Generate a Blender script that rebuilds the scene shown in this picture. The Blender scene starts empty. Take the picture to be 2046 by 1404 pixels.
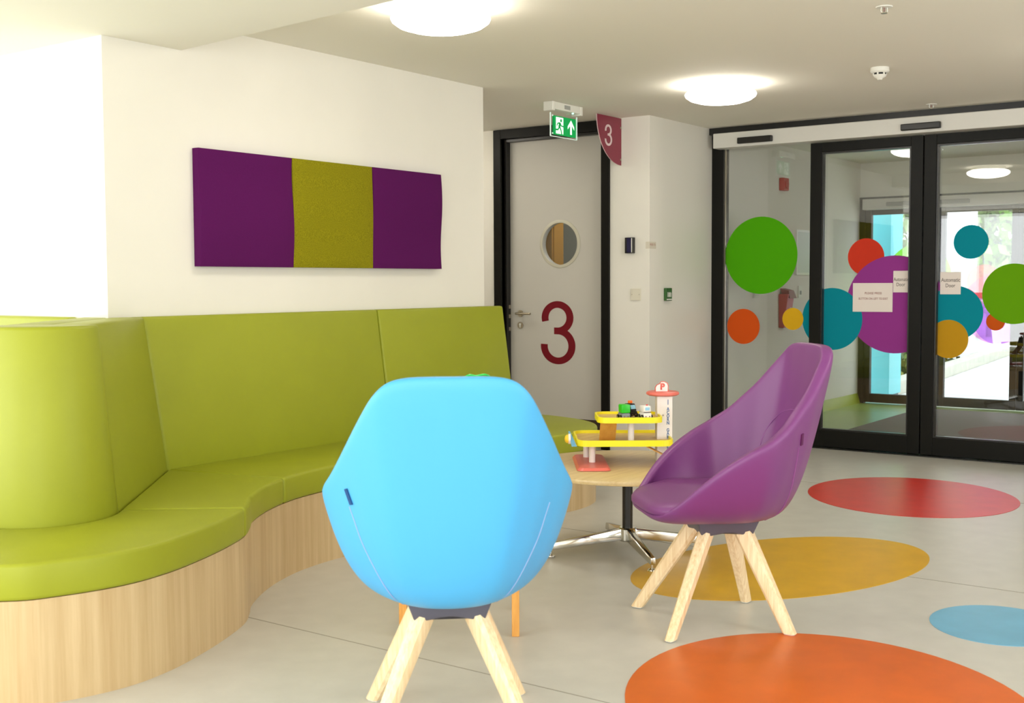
import bpy, bmesh, math, random
from mathutils import Vector, Matrix
from mathutils.bvhtree import BVHTree
random.seed(7)
sc = bpy.context.scene
COL = sc.collection
PI = math.pi

# ---------------------------------------------------------------- camera
YAW, PITCH, ROLL, FPX, EYE = math.radians(35.84625), math.radians(3.32957), math.radians(-0.26719), 2358.448, 1.25
fw = Vector((math.cos(YAW)*math.cos(PITCH), math.sin(YAW)*math.cos(PITCH), -math.sin(PITCH)))
rt0 = Vector((math.sin(YAW), -math.cos(YAW), 0)); up0 = rt0.cross(fw)
rt = math.cos(ROLL)*rt0 + math.sin(ROLL)*up0
up = -math.sin(ROLL)*rt0 + math.cos(ROLL)*up0
cd = bpy.data.cameras.new('camera'); cam = bpy.data.objects.new('camera', cd); COL.objects.link(cam)
cd.sensor_width = 36.0; cd.lens = 36.0*FPX/2046.0; cd.clip_start = 0.05; cd.clip_end = 200
m = Matrix((rt, up, -fw)).transposed().to_4x4(); m.translation = (0, 0, EYE); cam.matrix_world = m
cd.dof.use_dof = True; cd.dof.focus_distance = 6.0; cd.dof.aperture_fstop = 6.3
sc.camera = cam

# ---------------------------------------------------------------- world, daylight, exposure
w = bpy.data.worlds.new('daylight'); sc.world = w; w.use_nodes = True
bg = w.node_tree.nodes['Background']; bg.inputs[0].default_value = (0.86, 0.94, 1.0, 1); bg.inputs[1].default_value = 2.6
def area(name, loc, rot, sx, sy, energy, col):
    l = bpy.data.lights.new(name, 'AREA'); l.shape = 'RECTANGLE'; l.size = sx; l.size_y = sy; l.energy = energy; l.color = col
    o = bpy.data.objects.new(name, l); COL.objects.link(o); o.location = loc; o.rotation_euler = rot
    return o
# daylight entering through unseen window openings, plus an added rear fill
area('daylight_side_window', (-1.62, 4.75, 1.25), (0, -PI/2, 0), 2.0, 4.6, 122, (1.0, 0.99, 0.95))
area('added_rear_fill', (-1.62, -0.55, 1.25), (0, -PI/2, 0), 1.9, 4.4, 100, (1.0, 0.99, 0.95))  # fill from behind the camera, added to brighten the numbered door wall
area('daylight_end_window', (0.9, 7.52, 1.25), (-PI/2, 0, 0), 3.6, 2.0, 60, (1.0, 0.99, 0.95))
area('daylight_garden_window', (3.2, -3.12, 1.25), (PI/2, 0, 0), 5.0, 1.8, 55, (1.0, 0.99, 0.95))
sc.view_settings.view_transform = 'Standard'; sc.view_settings.look = 'None'
sc.view_settings.gamma = 1.0; sc.view_settings.use_curve_mapping = False
sc.view_settings.exposure = 0.03
try:
    sc.cycles.use_denoising = True; sc.cycles.max_bounces = 8; sc.cycles.adaptive_threshold = 0.035; sc.cycles.transparent_max_bounces = 16
    sc.cycles.sample_clamp_indirect = 6.0; sc.cycles.caustics_reflective = False; sc.cycles.caustics_refractive = False
except Exception:
    pass

# ---------------------------------------------------------------- materials
MATS = {}
def srgb(r, g, b):
    f = lambda c: (c/12.92 if c <= 0.04045 else ((c+0.055)/1.055)**2.4)
    return (f(r/255), f(g/255), f(b/255), 1)
def mat(name, col, rough=0.5, spec=0.5, metal=0.0, noise=0.0, nscale=40, bump=0.0, bscale=200, stretch=(1, 1, 1), emit=None, estr=0, coat=0.0, sheen=0.0):
    if name in MATS: return MATS[name]
    M = bpy.data.materials.new(name); M.use_nodes = True; nt = M.node_tree; b = nt.nodes['Principled BSDF']
    c = srgb(*col) if max(col) > 1 else (*col, 1)
    b.inputs['Base Color'].default_value = c; b.inputs['Roughness'].default_value = rough
    b.inputs['Specular IOR Level'].default_value = spec; b.inputs['Metallic'].default_value = metal
    if coat: b.inputs['Coat Weight'].default_value = coat
    if sheen: b.inputs['Sheen Weight'].default_value = sheen
    if emit: b.inputs['Emission Color'].default_value = (*emit, 1); b.inputs['Emission Strength'].default_value = estr
    if noise or bump:
        tc = nt.nodes.new('ShaderNodeTexCoord'); mp = nt.nodes.new('ShaderNodeMapping'); mp.inputs['Scale'].default_value = stretch
        nt.links.new(tc.outputs['Object'], mp.inputs['Vector'])
    if noise:
        n = nt.nodes.new('ShaderNodeTexNoise'); n.inputs['Scale'].default_value = nscale; n.inputs['Detail'].default_value = 6
        nt.links.new(mp.outputs[0], n.inputs['Vector'])
        r = nt.nodes.new('ShaderNodeValToRGB')
        lo = [min(1, x*(1-noise)) for x in c[:3]]; hi = [min(1, x*(1+noise)) for x in c[:3]]
        r.color_ramp.elements[0].position = 0.3; r.color_ramp.elements[0].color = (*lo, 1)
        r.color_ramp.elements[1].position = 0.7; r.color_ramp.elements[1].color = (*hi, 1)
        nt.links.new(n.outputs['Fac'], r.inputs[0]); nt.links.new(r.outputs[0], b.inputs['Base Color'])
    if bump:
        n2 = nt.nodes.new('ShaderNodeTexNoise'); n2.inputs['Scale'].default_value = bscale; n2.inputs['Detail'].default_value = 3
        nt.links.new(mp.outputs[0], n2.inputs['Vector'])
        bp = nt.nodes.new('ShaderNodeBump'); bp.inputs['Strength'].default_value = bump; bp.inputs['Distance'].default_value = 0.002
        nt.links.new(n2.outputs['Fac'], bp.inputs['Height']); nt.links.new(bp.outputs[0], b.inputs['Normal'])
    MATS[name] = M; return M
def wood(name, ca, cb, stretch, scale=12, rough=0.45):
    M = bpy.data.materials.new(name); M.use_nodes = True; nt = M.node_tree; b = nt.nodes['Principled BSDF']
    tc = nt.nodes.new('ShaderNodeTexCoord'); mp = nt.nodes.new('ShaderNodeMapping'); mp.inputs['Scale'].default_value = stretch
    nt.links.new(tc.outputs['Object'], mp.inputs['Vector'])
    n = nt.nodes.new('ShaderNodeTexNoise'); n.inputs['Scale'].default_value = scale; n.inputs['Detail'].default_value = 8; n.inputs['Roughness'].default_value = 0.65
    nt.links.new(mp.outputs[0], n.inputs['Vector'])
    r = nt.nodes.new('ShaderNodeValToRGB'); r.color_ramp.elements[0].position = 0.32; r.color_ramp.elements[1].position = 0.68
    r.color_ramp.elements[0].color = srgb(*ca); r.color_ramp.elements[1].color = srgb(*cb)
    nt.links.new(n.outputs['Fac'], r.inputs[0]); nt.links.new(r.outputs[0], b.inputs['Base Color'])
    b.inputs['Roughness'].default_value = rough
    bp = nt.nodes.new('ShaderNodeBump'); bp.inputs['Strength'].default_value = 0.06; bp.inputs['Distance'].default_value = 0.002
    nt.links.new(n.outputs['Fac'], bp.inputs['Height']); nt.links.new(bp.outputs[0], b.inputs['Normal'])
    MATS[name] = M; return M
def glass(name, tint=(0.985, 0.995, 0.99), f0=0.07):
    M = bpy.data.materials.new(name); M.use_nodes = True; nt = M.node_tree; nt.nodes.clear()
    out = nt.nodes.new('ShaderNodeOutputMaterial'); mix = nt.nodes.new('ShaderNodeMixShader')
    tr = nt.nodes.new('ShaderNodeBsdfTransparent'); tr.inputs[0].default_value = (*tint, 1)
    gl = nt.nodes.new('ShaderNodeBsdfGlossy'); gl.inputs['Roughness'].default_value = 0.0
    g = nt.nodes.new('ShaderNodeNewGeometry'); d = nt.nodes.new('ShaderNodeVectorMath'); d.operation = 'DOT_PRODUCT'
    nt.links.new(g.outputs['Normal'], d.inputs[0]); nt.links.new(g.outputs['Incoming'], d.inputs[1])
    def mth(op, a, bb=None):
        n = nt.nodes.new('ShaderNodeMath'); n.operation = op; n.use_clamp = False
        for i, x in enumerate((a, bb)):
            if x is None: continue
            if isinstance(x, (int, float)): n.inputs[i].default_value = x
            else: nt.links.new(x, n.inputs[i])
        return n.outputs[0]
    c = mth('ABSOLUTE', d.outputs['Value']); k = mth('POWER', mth('SUBTRACT', 1.0, c), 5.0)
    fac = mth('ADD', mth('MULTIPLY', k, 1-f0), f0)
    nt.links.new(fac, mix.inputs[0]); nt.links.new(tr.outputs[0], mix.inputs[1]); nt.links.new(gl.outputs[0], mix.inputs[2])
    nt.links.new(mix.outputs[0], out.inputs[0]); MATS[name] = M; return M
def film(name, col):
    """coloured vinyl on glass: part reflects, part lets the daylight through"""
    M = bpy.data.materials.new(name); M.use_nodes = True; nt = M.node_tree; nt.nodes.clear()
    out = nt.nodes.new('ShaderNodeOutputMaterial'); mix = nt.nodes.new('ShaderNodeMixShader'); mix.inputs[0].default_value = 0.22
    a = nt.nodes.new('ShaderNodeBsdfDiffuse'); b = nt.nodes.new('ShaderNodeBsdfTranslucent')
    a.inputs[0].default_value = srgb(*col); b.inputs[0].default_value = srgb(*col)
    nt.links.new(a.outputs[0], mix.inputs[1]); nt.links.new(b.outputs[0], mix.inputs[2]); nt.links.new(mix.outputs[0], out.inputs[0])
    MATS[name] = M; return M
def clear_film(name, col, fac):
    """lightly tinted see-through vinyl on the far doors"""
    M = bpy.data.materials.new(name); M.use_nodes = True; nt = M.node_tree; nt.nodes.clear()
    out = nt.nodes.new('ShaderNodeOutputMaterial'); mix = nt.nodes.new('ShaderNodeMixShader'); mix.inputs[0].default_value = fac
    a = nt.nodes.new('ShaderNodeBsdfTransparent'); b = nt.nodes.new('ShaderNodeBsdfTranslucent')
    a.inputs[0].default_value = srgb(*col); b.inputs[0].default_value = srgb(*col)
    nt.links.new(a.outputs[0], mix.inputs[1]); nt.links.new(b.outputs[0], mix.inputs[2]); nt.links.new(mix.outputs[0], out.inputs[0])
    MATS[name] = M; return M

WALL = mat('painted_wall', (234, 230, 219), 0.75, 0.25, noise=0.015, nscale=3)
CEIL = mat('painted_ceiling', (236, 232, 220), 0.85, 0.2)
FLOOR = mat('vinyl_floor', (196, 193, 184), 0.34, 0.42, noise=0.04, nscale=9, bump=0.02, bscale=60)
LIME = mat('lime_leatherette', (150, 156, 32), 0.46, 0.4, noise=0.03, nscale=5, bump=0.05, bscale=420)
LIMEW = wood('light_oak_veneer', (186, 156, 110), (210, 184, 140), (7, 7, 0.25), 4, 0.42)
BLACK = mat('dark_bronze_aluminium', (15, 14, 9), 0.45, 0.18)
BLACKM = mat('black_metal', (20, 18, 15), 0.35, 0.5)
DOORG = mat('grey_door_laminate', (204, 200, 190), 0.5, 0.35, noise=0.01, nscale=4)
MAROON = mat('maroon_vinyl', (118, 4, 24), 0.5, 0.3)
MAROONS = mat('maroon_acrylic', (132, 32, 58), 0.3, 0.5)
WHITEP = mat('white_plastic', (232, 230, 220), 0.4, 0.5)
WHITEPAINT = mat('white_paint', (238, 236, 228), 0.35, 0.5)
CHROME = mat('polished_chrome', (215, 213, 205), 0.12, 0.5, metal=1.0)
STEEL = mat('brushed_steel', (190, 180, 160), 0.3, 0.5, metal=1.0)
GLASS = glass('door_glass'); GLASS2 = glass('clear_glass', (0.98, 0.99, 0.99), 0.03)
PAPER = mat('white_paper', (226, 216, 208), 0.8, 0.2)
INK = mat('grey_ink', (120, 110, 105), 0.8, 0.1)
INKR = mat('faded_red_ink', (160, 110, 105), 0.8, 0.1)
PURPLE = mat('purple_leatherette', (120, 60, 120), 0.40, 0.45, bump=0.05, bscale=500)
PURPLES = mat('purple_stitching', (150, 90, 150), 0.6, 0.3)
BLUE = mat('sky_blue_leatherette', (76, 166, 218), 0.45, 0.4, bump=0.05, bscale=500)
BLUES = mat('lilac_stitching', (150, 170, 210), 0.6, 0.3)
BLUETAB = mat('dark_blue_tab', (24, 70, 120), 0.6, 0.3)
GREYP = mat('slate_grey_plastic', (88, 86, 98), 0.5, 0.4)
ASH = wood('pale_ash', (224, 190, 140), (250, 228, 188), (26, 26, 1.6), 4, 0.42)
HONEY = wood('honey_pine', (206, 140, 60), (228, 168, 86), (20, 20, 1.5), 4, 0.45)
BEECH = wood('beech_laminate', (206, 178, 126), (226, 202, 152), (1.2, 14, 14), 3, 0.32)
PLUMF = mat('plum_felt', (86, 22, 82), 0.95, 0.1, noise=0.08, nscale=350, bump=0.15, bscale=600)
OLIVEF = mat('olive_felt', (132, 126, 20), 0.95, 0.1, noise=0.30, nscale=260, bump=0.2, bscale=500)
LAMP = mat('lit_opal_diffuser', (255, 250, 238), 0.4, 0.4, emit=(1.0, 0.95, 0.86), estr=17.0)
EXITG = mat('exit_green', (0, 140, 60), 0.5, 0.3, emit=(0.0, 0.25, 0.06), estr=0.7)
EXITW = mat('exit_white', (235, 245, 238), 0.5, 0.3, emit=(0.8, 1.0, 0.9), estr=0.6)
LED = mat('green_led', (80, 255, 160), 0.4, 0.3, emit=(0.3, 1.0, 0.6), estr=4)

# ---------------------------------------------------------------- mesh helpers
ORG = {}
def tag(o, label=None, cat=None, group=None, kind=None):
    if label: o['label'] = label
    if cat: o['category'] = cat
    if group: o['group'] = group
    if kind: o['kind'] = kind
    return o
def empty(name, loc=(0, 0, 0), rz=0, label=None, cat=None, group=None, kind=None):
    o = bpy.data.objects.new(name, None); COL.objects.link(o); o.empty_display_size = 0.1
    o.location = loc; o.rotation_euler = (0, 0, rz); ORG[o.name] = (Vector(loc), rz)
    return tag(o, label, cat, group, kind)
class B:
    def __init__(s): s.bm = bmesh.new()
    def face(s, vs):
        try: return s.bm.faces.new(vs)
        except ValueError: return None
    def poly(s, pts):
        return s.face([s.bm.verts.new(p) for p in pts])
    def box(s, x0, x1, y0, y1, z0, z1, bev=0, seg=2):
        x0, x1 = sorted((x0, x1)); y0, y1 = sorted((y0, y1)); z0, z1 = sorted((z0, z1))
        t = bmesh.new(); v = [t.verts.new((x, y, z)) for x in (x0, x1) for y in (y0, y1) for z in (z0, z1)]
        for f in ((0, 1, 3, 2), (4, 6, 7, 5), (0, 4, 5, 1), (2, 3, 7, 6), (0, 2, 6, 4), (1, 5, 7, 3)): t.faces.new([v[i] for i in f])
        if bev: bmesh.ops.bevel(t, geom=t.edges[:], offset=bev, segments=seg, affect='EDGES', profile=0.5)
        s.merge(t); return s
    def merge(s, t):
        mm = bpy.data.meshes.new('t'); t.to_mesh(mm); t.free(); s.bm.from_mesh(mm); bpy.data.meshes.remove(mm)
    def loft(s, bot, top, bev=0, seg=3, vert_bev=True):
        """solid between two rings of equal length (3d points)"""
        t = bmesh.new(); a = [t.verts.new(p) for p in bot]; b = [t.verts.new(p) for p in top]; n = len(a)
        t.faces.new(a[::-1]); t.faces.new(b)
        for i in range(n): t.faces.new((a[i], a[(i+1) % n], b[(i+1) % n], b[i]))
        bmesh.ops.recalc_face_normals(t, faces=t.faces[:])
        if bev:
            if vert_bev: ed = [e for e in t.edges if len(e.link_faces) == 2 and e.calc_face_angle(0) > 0.45]
            else: ed = [e for e in t.edges if len(e.link_faces) == 2 and e.calc_face_angle(0) > 0.45 and abs(e.verts[0].co.z-e.verts[1].co.z) < 0.02]
            bmesh.ops.bevel(t, geom=ed, offset=bev, segments=seg, affect='EDGES', profile=0.5, clamp_overlap=True)
        s.merge(t); return s
    def prism(s, poly, z0, z1, bev=0, seg=3, vert_bev=True):
        return s.loft([(p[0], p[1], z0) for p in poly], [(p[0], p[1], z1) for p in poly], bev, seg, vert_bev)
    def lathe(s, prof, c=(0, 0, 0), seg=32, axis='z'):
        """profile of (r, h) turned about an axis"""
        t = bmesh.new(); rings = []
        for r, h in prof:
            if r < 1e-6: rings.append([t.verts.new((0, 0, h))])
            else: rings.append([t.verts.new((r*math.cos(2*PI*k/seg), r*math.sin(2*PI*k/seg), h)) for k in range(seg)])
        for p, q in zip(rings, rings[1:]):
            for k in range(seg):
                k2 = (k+1) % seg
                if len(p) == 1 and len(q) == 1: continue
                if len(p) == 1: t.faces.new((p[0], q[k], q[k2]))
                elif len(q) == 1: t.faces.new((p[k], p[k2], q[0]))
                else: t.faces.new((p[k], p[k2], q[k2], q[k]))
        bmesh.ops.recalc_face_normals(t, faces=t.faces[:])
        R = {'z': Matrix.Identity(4), 'x': Matrix.Rotation(PI/2, 4, 'Y'), 'y': Matrix.Rotation(-PI/2, 4, 'X')}[axis] if isinstance(axis, str) else Vector((0, 0, 1)).rotation_difference(Vector(axis)).to_matrix().to_4x4()
        bmesh.ops.transform(t, matrix=Matrix.Translation(c) @ R, verts=t.verts[:]); s.merge(t); return s
    def cyl(s, p0, p1, r0, r1=None, seg=20):
        p0, p1 = Vector(p0), Vector(p1); d = p1-p0
        return s.lathe([(0, 0), (r0, 0), (r0 if r1 is None else r1, d.length), (0, d.length)], p0, seg, tuple(d.normalized()))
    def tube(s, pts, r, seg=8, closed=False):
        P = [Vector(p) for p in pts]; n = len(P); t = bmesh.new(); rings = []; prev = None
        for i, p in enumerate(P):
            a = P[(i-1) % n] if closed or i else P[0]; c = P[(i+1) % n] if closed or i < n-1 else P[-1]
            d = (c-a).normalized()
            if prev is None: u = d.orthogonal().normalized()
            else: u = (prev-d*prev.dot(d)).normalized()
            prev = u; v = d.cross(u)
            rings.append([t.verts.new(p+r*(math.cos(2*PI*k/seg)*u+math.sin(2*PI*k/seg)*v)) for k in range(seg)])
        for i in range(n if closed else n-1):
            a, b = rings[i], rings[(i+1) % n]
            for k in range(seg): t.faces.new((a[k], a[(k+1) % seg], b[(k+1) % seg], b[k]))
        if not closed: t.faces.new(rings[0][::-1]); t.faces.new(rings[-1])
        bmesh.ops.recalc_face_normals(t, faces=t.faces[:]); s.merge(t); return s
    def sheet(s, pts2, right, upv, origin, th):
        """flat outline (u, v) laid on a plane with a real thickness towards right x up"""
        right, upv, origin = Vector(right), Vector(upv), Vector(origin); n = right.cross(upv)
        a = [origin+right*u+upv*v for u, v in pts2]; b = [p+n*th for p in a]
        t = bmesh.new(); va = [t.verts.new(p) for p in a]; vb = [t.verts.new(p) for p in b]; k = len(a)
        t.faces.new(va[::-1]); t.faces.new(vb)
        for i in range(k): t.faces.new((va[i], va[(i+1) % k], vb[(i+1) % k], vb[i]))
        bmesh.ops.recalc_face_normals(t, faces=t.faces[:]); s.merge(t); return s
    def build(s, name, m, parent=None, smooth=False, local=False, label=None, cat=None, group=None, kind=None):
        me = bpy.data.meshes.new(name); bmesh.ops.remove_doubles(s.bm, verts=s.bm.verts[:], dist=1e-6)
        if parent is not None and not local:
            o0, rz = ORG[parent.name]
            bmesh.ops.transform(s.bm, matrix=Matrix.Rotation(-rz, 4, 'Z') @ Matrix.Translation(-o0), verts=s.bm.verts[:])
        s.bm.to_mesh(me); s.bm.free(); me.materials.append(m)
        o = bpy.data.objects.new(name, me); COL.objects.link(o)
        if parent is not None: o.parent = parent; ORG[o.name] = ORG[parent.name]
        else: ORG[o.name] = (Vector((0, 0, 0)), 0)
        if smooth:
            for p in me.polygons: p.use_smooth = True
            try: me.set_sharp_from_angle(angle=math.radians(38))
            except Exception: pass
        return tag(o, label, cat, group, kind)
def text(name, body, center, right, upv, h, m, parent=None, wid=None, th=0.001, lines=1, **kw):
    """flat lettering as a thin mesh; h = height of the whole block"""
    c = bpy.data.curves.new('t', 'FONT'); c.body = body; c.align_x = 'CENTER'; c.extrude = 0; c.resolution_u = 6; c.offset = kw.pop('weight', 0.0)
    if 'spacing' in kw: c.space_line = kw.pop('spacing')
    t = bpy.data.objects.new('t', c); COL.objects.link(t); bpy.context.view_layer.update()
    me = bpy.data.meshes.new_from_object(t.evaluated_get(bpy.context.evaluated_depsgraph_get()))
    bpy.data.objects.remove(t); bpy.data.curves.remove(c)
    b = B(); b.bm.from_mesh(me); bpy.data.meshes.remove(me)
    vs = b.bm.verts; x0 = min(v.co.x for v in vs); x1 = max(v.co.x for v in vs); y0 = min(v.co.y for v in vs); y1 = max(v.co.y for v in vs)
    sy = h/(y1-y0); sx = wid/(x1-x0) if wid else sy
    right, upv, center = Vector(right), Vector(upv), Vector(center); n = right.cross(upv)
    for v in vs: v.co = center+right*((v.co.x-(x0+x1)/2)*sx)+upv*((v.co.y-(y0+y1)/2)*sy)
    r = bmesh.ops.extrude_face_region(b.bm, geom=b.bm.faces[:])
    bmesh.ops.translate(b.bm, vec=n*th, verts=[g for g in r['geom'] if isinstance(g, bmesh.types.BMVert)])
    bmesh.ops.recalc_face_normals(b.bm, faces=b.bm.faces[:])
    return b.build(name, m, parent, **kw)
def three(name, center, right, upv, h, wd, m, parent, th=0.001):
    """a light grotesque figure 3 drawn as two even strokes"""
    def stroke(pts, hw):
        L, R = [], []
        for i, p in enumerate(pts):
            a = Vector(pts[max(0, i-1)]); c = Vector(pts[min(len(pts)-1, i+1)]); d = (c-a).normalized(); n = Vector((-d.y, d.x))*hw
            L.append((p[0]+n.x, p[1]+n.y)); R.append((p[0]-n.x, p[1]-n.y))
        return L, R
    kx, ky = wd/317, h/597
    A = [(533+116*math.cos(math.radians(a))-538.5, 588-(447-125*math.sin(math.radians(a)))) for a in range(196, -91, -6)]+[(502-538.5, 588-572)]
    C = [(502-538.5, 588-572)]+[(538+129*math.cos(math.radians(a))-538.5, 588-(714-142*math.sin(math.radians(a)))) for a in range(90, -191, -6)]
    b = B(); right, upv, center = Vector(right), Vector(upv), Vector(center); n = right.cross(upv)
    for k, P in enumerate((A, C)):
        L, R = stroke(P, 32)
        for i in range(len(L)-1):
            q = [center+right*(u*kx)+upv*(v*ky) for u, v in (L[i], L[i+1], R[i+1], R[i])]; q = [p+n*(th*0.25*k) for p in q]; b.loft(q, [p+n*th for p in q])
    return b.build(name, m, parent, label='figure 3')
def circle(cx, cy, r, n=48, ry=None):
    return [(cx+r*math.cos(2*PI*k/n), cy+(ry or r)*math.sin(2*PI*k/n)) for k in range(n)]
def clip(poly, u0, u1, v0, v1):
    for ax, lim, sgn in ((0, u0, 1), (0, u1, -1), (1, v0, 1), (1, v1, -1)):
        out = []
        for i in range(len(poly)):
            a, b = poly[i-1], poly[i]; da, db = sgn*(a[ax]-lim), sgn*(b[ax]-lim)
            if (da >= 0) != (db >= 0):
                t = da/(da-db); out.append((a[0]+t*(b[0]-a[0]), a[1]+t*(b[1]-a[1])))
            if db >= 0: out.append(b)
        poly = out
        if not poly: break
    return poly
def cr(pts, n):
    """Catmull-Rom through pts, n samples per span"""
    P = [Vector(p) for p in pts]; out = []
    for i in range(len(P)-1):
        a = P[i-1] if i else 2*P[0]-P[1]; b, c = P[i], P[i+1]; d = P[i+2] if i+2 < len(P) else 2*P[-1]-P[-2]
        for k in range(n):
            t = k/n; out.append(0.5*((2*b)+(c-a)*t+(2*a-5*b+4*c-d)*t*t+(3*b-a-3*c+d)*t**3))
    out.append(P[-1]); return out
def struct(name, m, *boxes, parent=None, **kw):
    b = B()
    for q in boxes: b.box(*q)
    return b.build(name, m, parent, kind=None if parent else 'structure', **kw)

# ================================================================= THE ROOM
ZC, ZS = 2.445, 2.318                      # ceiling and lowered soffit
XD, XW, YE, YW, XL = 8.519, 7.514, 4.199, 4.425, 3.13   # entrance plane, door-3 wall, stub wall, panel wall, its left end
floor = struct('floor', FLOOR, (-1.6, XD+0.05, -3.1, 7.5, -0.1, 0.0), label='pale grey vinyl floor with coloured inlaid circles')
def ell(cx, cy, a, b, ang, n=72):
    c, s = math.cos(ang), math.sin(ang)
    return [(cx+a*math.cos(t)*c-b*math.sin(t)*s, cy+a*math.cos(t)*s+b*math.sin(t)*c) for t in (2*PI*k/n for k in range(n))]
for nm, col, e, lab in (('yellow', (210, 162, 20), (4.872, 2.041, 0.784, 0.463, math.radians(158.7)), 'mustard yellow oval inlaid in the floor under the purple chair'),
                        ('orange', (208, 98, 24), (3.326, 1.254, 0.706, 0.599, math.radians(-146.5)), 'large orange circle inlaid in the floor at the front'),
                        ('red', (202, 48, 34), (6.886, 2.112, 0.652, 0.582, math.radians(-153)), 'red circle inlaid in the floor before the glass doors'),
                        ('sky', (112, 172, 202), (4.463, 1.043, 0.262, 0.24, math.radians(-170)), 'small blue circle inlaid in the floor at the right'),
                        ('wine', (120, 34, 62), (7.08, 4.42, 0.42, 0.42, 0), 'burgundy circle inlaid in the floor before the numbered door')):
    M = mat(nm+'_vinyl', col, 0.34, 0.42, noise=0.07, nscale=7, bump=0.02, bscale=60)
    B().prism(ell(*e), 0.0002, 0.0018).build('inlay', M, floor, label=lab)
SEAM = mat('floor_weld_seam', (150, 144, 130), 0.5, 0.3)
for x in (2.96, 4.98, 7.0):
    B().box(x-0.0022, x+0.0022, -3.0, 3.52 if x < 6 else 4.15, 0.0001, 0.0009).build('weld_seam', SEAM, floor)

# ceilings: the main slab and the lowered soffit with its slightly skewed edge
struct('ceiling', CEIL, (2.7, XD+0.2, -3.1, 7.5, ZC, ZC+0.2), label='white plaster ceiling with round lamps')
sof = [(3.552+(y-4.425)*0.0941, y) for y in (7.5, -3.1)]
B().prism([(-1.6, -3.1), (sof[1][0], -3.1), (sof[0][0], 7.5), (-1.6, 7.5)], ZS, ZC+0.2).build('ceiling_soffit', CEIL, kind='structure', label='lowered white soffit over the left of the room')
# walls
struct('wall_left', WALL, (XL, 5.834, YW, 7.5, 0, ZC+0.05), label='white wall block behind the green bench')
struct('wall_alcove', WALL, (5.834, XW+0.15, 7.0, 7.5, 0, ZC+0.05), label='white wall closing the alcove by the numbered door')
DY0, DY1, DZ = 4.60, 5.52, 2.37            # opening of the numbered door
struct('wall_back', WALL, (XW, XW+0.15, YE, DY0, 0, ZC+0.05), (XW, XW+0.15, DY1, 7.0, 0, ZC+0.05), (XW, XW+0.15, DY0, DY1, DZ+0.04, ZC+0.05), label='white wall around the numbered grey door')
struct('wall_entrance', mat('eggshell_wall', (234, 230, 219), 0.42, 0.5), (XW+0.15, XD+0.02, YE, YE+0.15, 0, ZC+0.05), label='short white return wall beside the sliding doors')
struct('wall_right', WALL, (-1.6, 0.6, -3.25, -3.1, 0, ZC), (5.8, XD+0.2, -3.25, -3.1, 0, ZC), (0.6, 5.8, -3.25, -3.1, 0, 0.3), (0.6, 5.8, -3.25, -3.1, 2.2, ZC), label='white wall with a long window behind the camera')
struct('wall_front', WALL, (-1.75, -1.6, -3.1, -2.8, 0, ZC), (-1.75, -1.6, 1.7, 2.4, 0, ZC), (-1.75, -1.6, -2.8, 1.7, 0, 0.25), (-1.75, -1.6, -2.8, 1.7, 2.22, ZC), (-1.75, -1.6, 7.1, 7.5, 0, ZC), (-1.75, -1.6, 2.4, 7.1, 0, 0.2), (-1.75, -1.6, 2.4, 7.1, 2.26, ZC), label='white window wall left of the bench')
struct('wall_end', WALL, (-1.75, -0.95, 7.5, 7.65, 0, ZC), (2.75, 8.7, 7.5, 7.65, 0, ZC), (-0.95, 2.75, 7.5, 7.65, 0, 0.2), (-0.95, 2.75, 7.5, 7.65, 2.26, ZC), label='white end wall with a wide window')
def window(n, ax, c, a0, a1, z0, z1, parts, lab):
    o = empty('window_%d' % n, ((c, a0, z0) if ax == 'x' else (a0, c, z0)), kind='structure', label=lab)
    def bar(p0, p1, q0, q1, m, name):
        b = B()
        if ax == 'x': b.box(c-0.03, c+0.03, p0, p1, q0, q1)
        else: b.box(p0, p1, c-0.03, c+0.03, q0, q1)
        b.build(name, m, o)
    bar(a0, a1, z0, z0+0.05, BLACK, 'frame_rail'); bar(a0, a1, z1-0.05, z1, BLACK, 'frame_rail')
    for k in range(parts+1):
        p = a0+(a1-a0-0.05)*k/parts; bar(p, p+0.05, z0+0.05, z1-0.05, BLACK, 'mullion')
window(6, 'x', -1.68, -2.8, 1.7, 0.25, 2.22, 4, 'dark framed opening straight behind the camera, added for the rear fill light')  # opening made up to go with the rear fill light
window(2, 'x', -1.68, 2.4, 7.1, 0.2, 2.26, 4, 'dark framed window wall left of the bench')
window(3, 'y', 7.58, -0.95, 2.75, 0.2, 2.26, 3, 'dark framed window in the end wall')
window(4, 'y', -3.18, 0.6, 5.8, 0.3, 2.2, 4, 'dark framed long window behind the camera')

# ----------------------------------------------------------------- numbered grey door
Xd = 7.60
d3 = empty('door_3', (Xd, (DY0+DY1)/2, 0), kind='structure', label='pale grey door with a porthole and a big maroon 3')
fr = B()
fr.box(XW-0.018, XW+0.14, DY1, DY1+0.07, 0, ZC-0.003, 0.003); fr.build('frame_jamb', BLACK, d3)
fr = B(); fr.box(XW-0.018, XW+0.14, DY0-0.07, DY0, 0, ZC-0.003, 0.003); fr.build('frame_jamb', BLACK, d3)
fr = B(); fr.box(XW-0.018, XW+0.14, DY0, DY1, DZ, ZC-0.003, 0.003); fr.build('frame_head', BLACK, d3)
for a, b in ((DY1-0.022, DY1), (DY0, DY0+0.022)):
    B().box(XW+0.03, Xd-0.002, a, b, 0, DZ, 0.002).build('door_stop', BLACKM, d3)
B().box(XW+0.03, Xd-0.002, DY0+0.022, DY1-0.022, DZ-0.022, DZ, 0.002).build('door_stop', BLACKM, d3)
PY, PZ, PR = 5.03, 1.547, 0.163
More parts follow.
